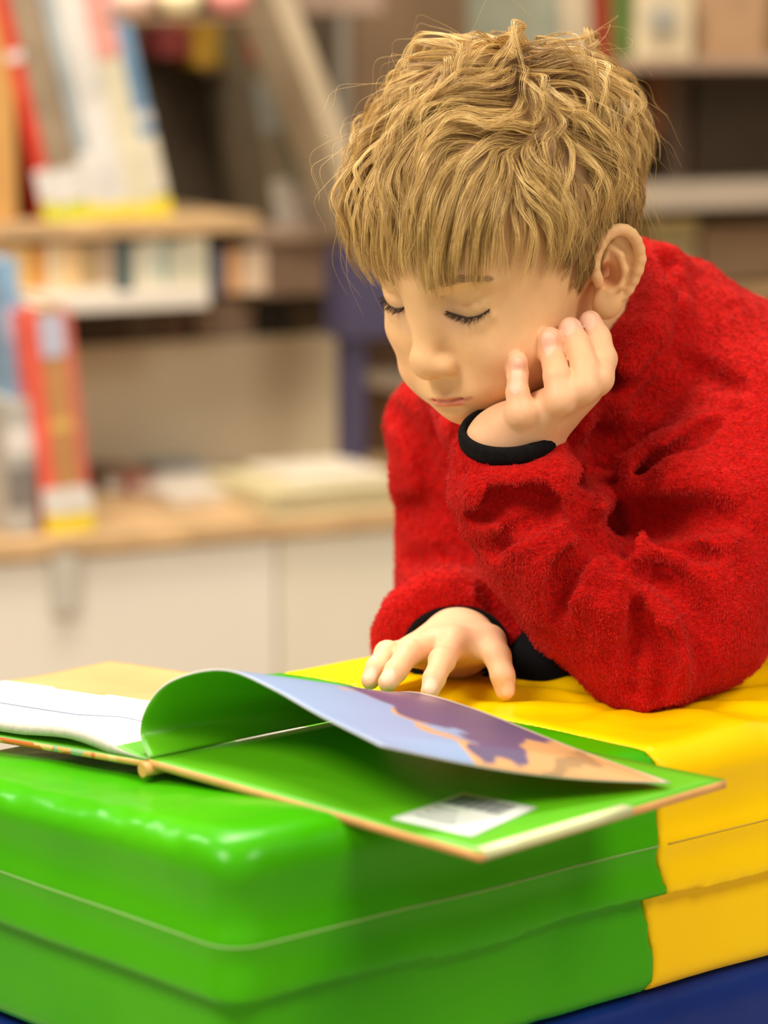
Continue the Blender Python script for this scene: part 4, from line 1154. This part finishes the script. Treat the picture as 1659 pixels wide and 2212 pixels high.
ra.path([at(975, 925, 1.800), at(980, 1040, 1.795), at(1000, 1160, 1.795), at(1000, 1255, 1.785)], [.0440, .0410, .0420, .0400], .012)
ra.path([at(1000, 1260, 1.785), at(990, 1345, 1.730), at(972, 1378, 1.672)], [.0400, .0400, .0400], .02)
RC = at(985, 1398, 1.655)
ra.ell(at(974, 1386, 1.676), (.0465, .032, .0385), .02)
ra.add(lambda P: (RC[1]-P[:, 1]).astype(np.float32), RC, None, .014, 'i')
for a_, b_, r_ in (((862, 1045), 1.795, .012), ((880, 1160), 1.795, .017), ((890, 1250), 1.79, .015)):
    ra.ell(at(a_[0]+42, a_[1], b_), (r_, r_, r_), .02)
jk.sub(ra, at(985, 1150, 1.75), .17, .008)
# the collar stands round the neck
CO = [at(1340, 560, 1.760), at(1428, 585, 1.735), at(1425, 660, 1.700), at(1372, 752, 1.668), at(1310, 850, 1.655), at(1235, 950, 1.672), at(1120, 985, 1.690), at(1010, 930, 1.715), at(960, 850, 1.76), at(1040, 760, 1.80), at(1200, 640, 1.80), at(1340, 560, 1.760)]
jk.path(CO, [.017, .0175, .019, .019, .018, .018, .017, .016, .015, .015, .016, .017], .014)
jk.path([at(1465, 632, 1.765), at(1500, 710, 1.735), at(1500, 780, 1.715)], [.022, .028, .030], .02)
jk.path([at(1490, 715, 1.79), at(1600, 850, 1.80), at(1730, 930, 1.82)], [.036, .052, .062], .03)
jk0 = S(); jk0.ops = list(jk.ops)
def along(c, out=0.0):
    pts = []
    for q in c:
        p = hit(jk0, *cz(q))
        if p is None: continue
        r_ = ray(*cz(q)); pts.append(p-r_/np.linalg.norm(r_)*out)
    return pts
def grooves(*L):
    for pts, r, out, k in L:
        a = along(pts, r*out); n = len(a)
        if n < 2: continue
        # smooth the run of points
        A = np.array(a); t = np.linspace(0, n-1, n*3-2); i = np.minimum(t.astype(int), n-2); f = (t-i)[:, None]
        P0 = A[np.maximum(i-1, 0)]; P1 = A[i]; P2 = A[i+1]; P3 = A[np.minimum(i+2, n-1)]
        A = .5*((2*P1)+(-P0+P2)*f+(2*P0-5*P1+4*P2-P3)*f*f+(-P0+3*P1-3*P2+P3)*f**3)
        w_ = np.sin(np.linspace(.25, math.pi-.25, len(A)))**.6
        jk.path(A, list(r*1.5*w_), k*.62, 's')
def ridges(*L):
    for pts, r, out, k in L:
        a = along(pts, r*out); n = len(a)
        if n < 2: continue
        w_ = np.sin(np.linspace(.25, math.pi-.25, n))**.6
        jk.path(np.array(a), list(r*1.25*w_), k)
ridges(
    ([(350, 570), (450, 590), (600, 580), (740, 548), (810, 520)], .008, -.35, .012),
    ([(370, 640), (480, 625), (620, 595), (780, 560), (840, 540)], .009, -.35, .012),
    ([(420, 760), (560, 715), (700, 675), (820, 640)], .008, -.4, .012),
    ([(540, 900), (640, 800), (760, 730), (860, 700)], .009, -.45, .014),
    ([(720, 1100), (740, 980), (800, 870), (900, 790)], .010, -.45, .014),
    ([(860, 1130), (850, 1010), (900, 920), (980, 860)], .011, -.35, .012),
    ([(950, 1200), (980, 1080), (1030, 960), (1000, 900)], .010, -.45, .012),
    ([(1130, 1500), (1150, 1330), (1150, 1180), (1110, 1040)], .010, -.4, .012),
    ([(1260, 1450), (1270, 1300), (1230, 1170), (1150, 1060)], .010, -.4, .014),
    ([(1040, 860), (1130, 870), (1260, 900), (1420, 980)], .012, -.4, .014),
    ([(1020, 790), (1150, 780), (1300, 790), (1480, 800)], .013, -.4, .014),
    ([(1050, 660), (1150, 620), (1280, 590), (1450, 600)], .013, -.4, .016),
    ([(1060, 590), (1140, 530), (1250, 430), (1380, 330)], .010, -.4, .014),
    ([(950, 700), (950, 560), (1010, 420), (1110, 280), (1250, 80)], .012, -.3, .012))
grooves(
    ([(470, 635), (560, 618), (680, 600), (780, 565)], .0050, .25, .008),
    ([(430, 705), (500, 682), (610, 650), (750, 640), (845, 600)], .0055, .25, .009),
    ([(520, 850), (600, 765), (700, 715), (840, 665)], .0050, .3, .009),
    ([(780, 1110), (790, 1000), (840, 900), (950, 820)], .0065, .2, .009),
    ([(880, 580), (890, 700), (950, 770), (1005, 825), (1030, 920), (1060, 990)], .0085, .1, .010),
    ([(1050, 970), (1100, 1070), (1115, 1200), (1085, 1340), (1095, 1440)], .0060, .2, .010),
    ([(1170, 1130), (1205, 1220), (1210, 1340), (1190, 1470)], .0055, .25, .010),
    ([(1000, 735), (1130, 722), (1330, 705), (1520, 715)], .0085, .3, .014),
    ([(1005, 840), (1110, 825), (1260, 845), (1440, 880)], .0055, .3, .010),
    ([(1035, 610), (1110, 560), (1200, 500), (1320, 410), (1430, 320)], .0060, .25, .010),
    ([(1070, 960), (1200, 970), (1320, 1050), (1400, 1180), (1390, 1330)], .0070, .3, .014),
    ([(890, 700), (900, 560), (950, 440), (1050, 280), (1160, 90)], .0080, .2, .012),
    ([(80, 240), (150, 360), (230, 500), (290, 620)], .0060, .3, .014),
    ([(105, 690), (240, 660), (330, 690)], .0060, .2, .012),
    ([(140, 880), (260, 860), (420, 880)], .0065, .2, .012),
    ([(640, 80), (1090, 130), (1000, 300), (900, 450)], .0060, .3, .012),
    ([(1290, 40), (1400, 110), (1560, 160)], .0050, .3, .012),
    ([(480, 1000), (540, 1080), (620, 1160)], .0050, .2, .010))
# collar seam running from nape to chest
def seam(pts, r):
    A = [hit(jk0, *q) for q in pts]; A = np.array([a for a in A if a is not None])
    if len(A) > 1: jk.path(A, [r]*len(A), .006, 's')
A_ = [hit(jk0, *q) for q in ((1412, 578), (1432, 640), (1412, 720), (1362, 800))]; A_ = np.array([a for a in A_ if a is not None])
if len(A_) > 1: jk.path(A_, [.008, .011, .011, .007][:len(A_)], .012)
seam([(1440, 560), (1468, 620), (1462, 700), (1420, 790), (1370, 870)], .0085)
# openings
def openings():
    jk.cone(LC-LAX*.004, LC-LAX*.018, .0262, .0220, .002, 's')
    def topcut(P):
        q = P-LC.astype(np.float32); h = q@LAX; r = np.linalg.norm(q-h[:, None]*LAX, axis=1)
        return smax(smax(-h-.0030, r-.037, .004), h-.04, .004)
    jk.add(topcut, LC, .06, .003, 's')
    jk.cone(RC+np.array([0, -.03, 0]), RC+np.array([0, .045, 0]), .0300, .0240, .003, 's', sq=(np.array([0, 0, 1], np.float32), 1.28))
    jk.add(lambda P: headW(P)-.0015, HT, .18, .002, 's')
openings()
def jf(P, cull=None):
    d = jk(P, cull)
    nz = vnoise(P, 28, 41)*.0028+vnoise(P, 75, 42)*.0011+vnoise(P, 260, 43)*.00045+vnoise(P, 480, 44)*.00030
    return d+nz*.85
def fleece():
    m, nt, b = mat_base('red_fleece')
    r, n = noise_mix(nt, 420, (.40, .0035, .003), (.56, .007, .005), 3)
    nt.links.new(r.outputs[0], b.inputs['Base Color'])
    b.inputs['Roughness'].default_value = .95; b.inputs['Specular IOR Level'].default_value = .08
    b.inputs['Sheen Weight'].default_value = .10; b.inputs['Sheen Tint'].default_value = (1, .25, .16, 1); b.inputs['Sheen Roughness'].default_value = .5
    n2 = nt.nodes.new('ShaderNodeTexNoise'); n2.inputs['Scale'].default_value = 520; n2.inputs['Detail'].default_value = 3
    tc = nt.nodes.new('ShaderNodeTexCoord'); nt.links.new(tc.outputs['Object'], n2.inputs['Vector'])
    bp = nt.nodes.new('ShaderNodeBump'); bp.inputs['Strength'].default_value = .8; bp.inputs['Distance'].default_value = .0022
    nt.links.new(n2.outputs[0], bp.inputs['Height']); nt.links.new(bp.outputs[0], b.inputs['Normal'])
    return m
M_FL = fleece()
V, Q = surface(jf, (-.12, 1.52, .34), (.56, 2.34, .86), .0018)
jo = mesh_np('fleece_jacket', V, Q, M_FL); jo['label'] = 'red fleece jacket with black bound cuffs'; under(jo, bo)
# pile: short fibres standing off the cloth
def pile():
    rng = np.random.default_rng(5)
    A, B, C = V[Q[:, 0]], V[Q[:, 1]], V[Q[:, 2]]; N = np.cross(B-A, C-A); ar = np.linalg.norm(N, axis=1); N /= ar[:, None]+1e-12
    cen = A; vis = ((CAM-cen)*N).sum(1) > -.35*np.linalg.norm(CAM-cen, axis=1)
    w_ = ar*vis*(cen[:, 1] < 2.0); n = 190000
    f_ = rng.choice(len(Q), n, p=w_/w_.sum()); u_, v_ = rng.random((2, n, 1))
    P0 = A[f_]+(B[f_]-A[f_])*u_+(V[Q[f_, 3]]-A[f_])*v_*(1-u_)
    t_ = np.stack([vnoise(P0, 330, s) for s in (51, 52, 53)], -1)+np.array([0, 0, -.35])
    d = N[f_]*.8+t_*.9+rng.normal(0, .22, (n, 3)); d /= np.linalg.norm(d, axis=1, keepdims=True)
    L = rng.uniform(.0007, .0018, (n, 1, 1)); st = np.array([0, .5, 1.])[None, :, None]
    P = P0[:, None]+d[:, None]*L*st+(t_*.0009)[:, None]*st**2
    M = hairmat('fleece_pile', [(0, (.42, .004, .003)), (1, (.62, .010, .007))], .8)
    o = strands('fleece_pile', P, np.array([.00018, .00014, .00006]), rng.random(n), M); o['kind'] = 'stuff'; under(o, jo)
pile()
# black bindings
M_CUFF = simple('black_knit', (.007, .0065, .0065), .9, .2, 300, spec=.1, bump=.4, bscale=900)
def ring(name, c, ax, rx, ry, w, th, side):
    ax = ax/np.linalg.norm(ax); u = side-ax*(side@ax); u /= np.linalg.norm(u); v = np.cross(ax, u)
    n = 64; V, Q = [], []; prof = [(-th, -w), (th*.4, -w*1.05), (th, -w*.6), (th*1.1, 0), (th, w*.6), (th*.4, w*1.05), (-th, w)]
    for i in range(n):
        a = 2*math.pi*i/n
        for (t, z) in prof: V.append(c+(u*math.cos(a)*(rx+t)+v*math.sin(a)*(ry+t))+ax*z)
    k = len(prof)
    for i in range(n):
        for j in range(k): Q.append([i*k+j, i*k+(j+1) % k, ((i+1) % n)*k+(j+1) % k, ((i+1) % n)*k+j])
    return under(mesh_np(name, V, Q, M_CUFF), jo)
o = ring('cuff', LC, LAX.astype(float), .0278, .0275, .0054, .0022, np.array([1., 0, 0])); o['label'] = 'black knit cuff binding'
o = ring('cuff', RC+np.array([0, -.0005, 0]), np.array([-.05, -1, .08]), .0310, .0240, .0032, .0024, np.array([1., 0, .05])); o['label'] = 'black knit cuff binding'
us = S(); us.cone(at(1165, 1450, 1.668), at(1240, 1400, 1.75), .027, .04, .02); us.cone(at(1010, 1468, 1.672), at(1170, 1455, 1.680), .012, .020, .01); us.cone(at(1160, 1425, 1.700), at(1330, 1330, 1.85), .036, .05, .02); us.cone(at(1330, 1330, 1.85), HIP+np.array([-.02, -.03, .08]), .05, .06, .02); us.cone(at(1030, 1440, 1.725), at(1300, 1400, 1.74), .030, .044, .02)
V, Q = surface(lambda P, c=None: us(P, c)+vnoise(P, 30, 3)*.003, (0, 1.6, .30), (.52, 2.30, .62), .004)
o = mesh_np('undershirt', V, Q, simple('black_shirt', (.006, .006, .007), .95, .2, 60, spec=.05)); under(o, bo)
# dark trousers below the hem
tr = S()
tr.cone(HIP+np.array([-.07, 0, .02]), HIP+np.array([-.10, .02, -.20]), .085, .062, .03); tr.cone(HIP+np.array([.07, .03, .02]), HIP+np.array([.07, .07, -.20]), .085, .062, .03)
for q in ((-.10, .02), (.07, .07)):
    tr.cone(HIP+np.array([q[0], q[1], -.20]), np.array([HIP[0]+q[0]+.005, HIP[1]+q[1]+.03, .07]), .060, .043, .02)
V, Q = surface(lambda P, c=None: tr(P, c)+vnoise(P, 30, 3)*.003, (.05, 1.98, .03), (.47, 2.40, .60), .006)
o = mesh_np('trousers', V, Q, simple('dark_trousers', (.02, .022, .03), .85, .2, 60)); under(o, bo)
sh_ = S()
for q in ((-.095, .04), (.075, .09)):
    c = HIP+np.array([q[0], q[1], 0]); c[2] = .04
    s2 = S(); s2.cone(c+np.array([0, .03, 0]), c+np.array([-.02, -.09, -.008]), .036, .032, .01)
    V, Q = surface(lambda P, k=None, s2=s2: smax(s2(P, k), .002-P[:, 2], .004), c-.17, c+.15, .005)
    o = mesh_np('shoe', V, Q, simple('dark_shoe', (.03, .03, .035), .6, .2, 60)); under(o, bo)
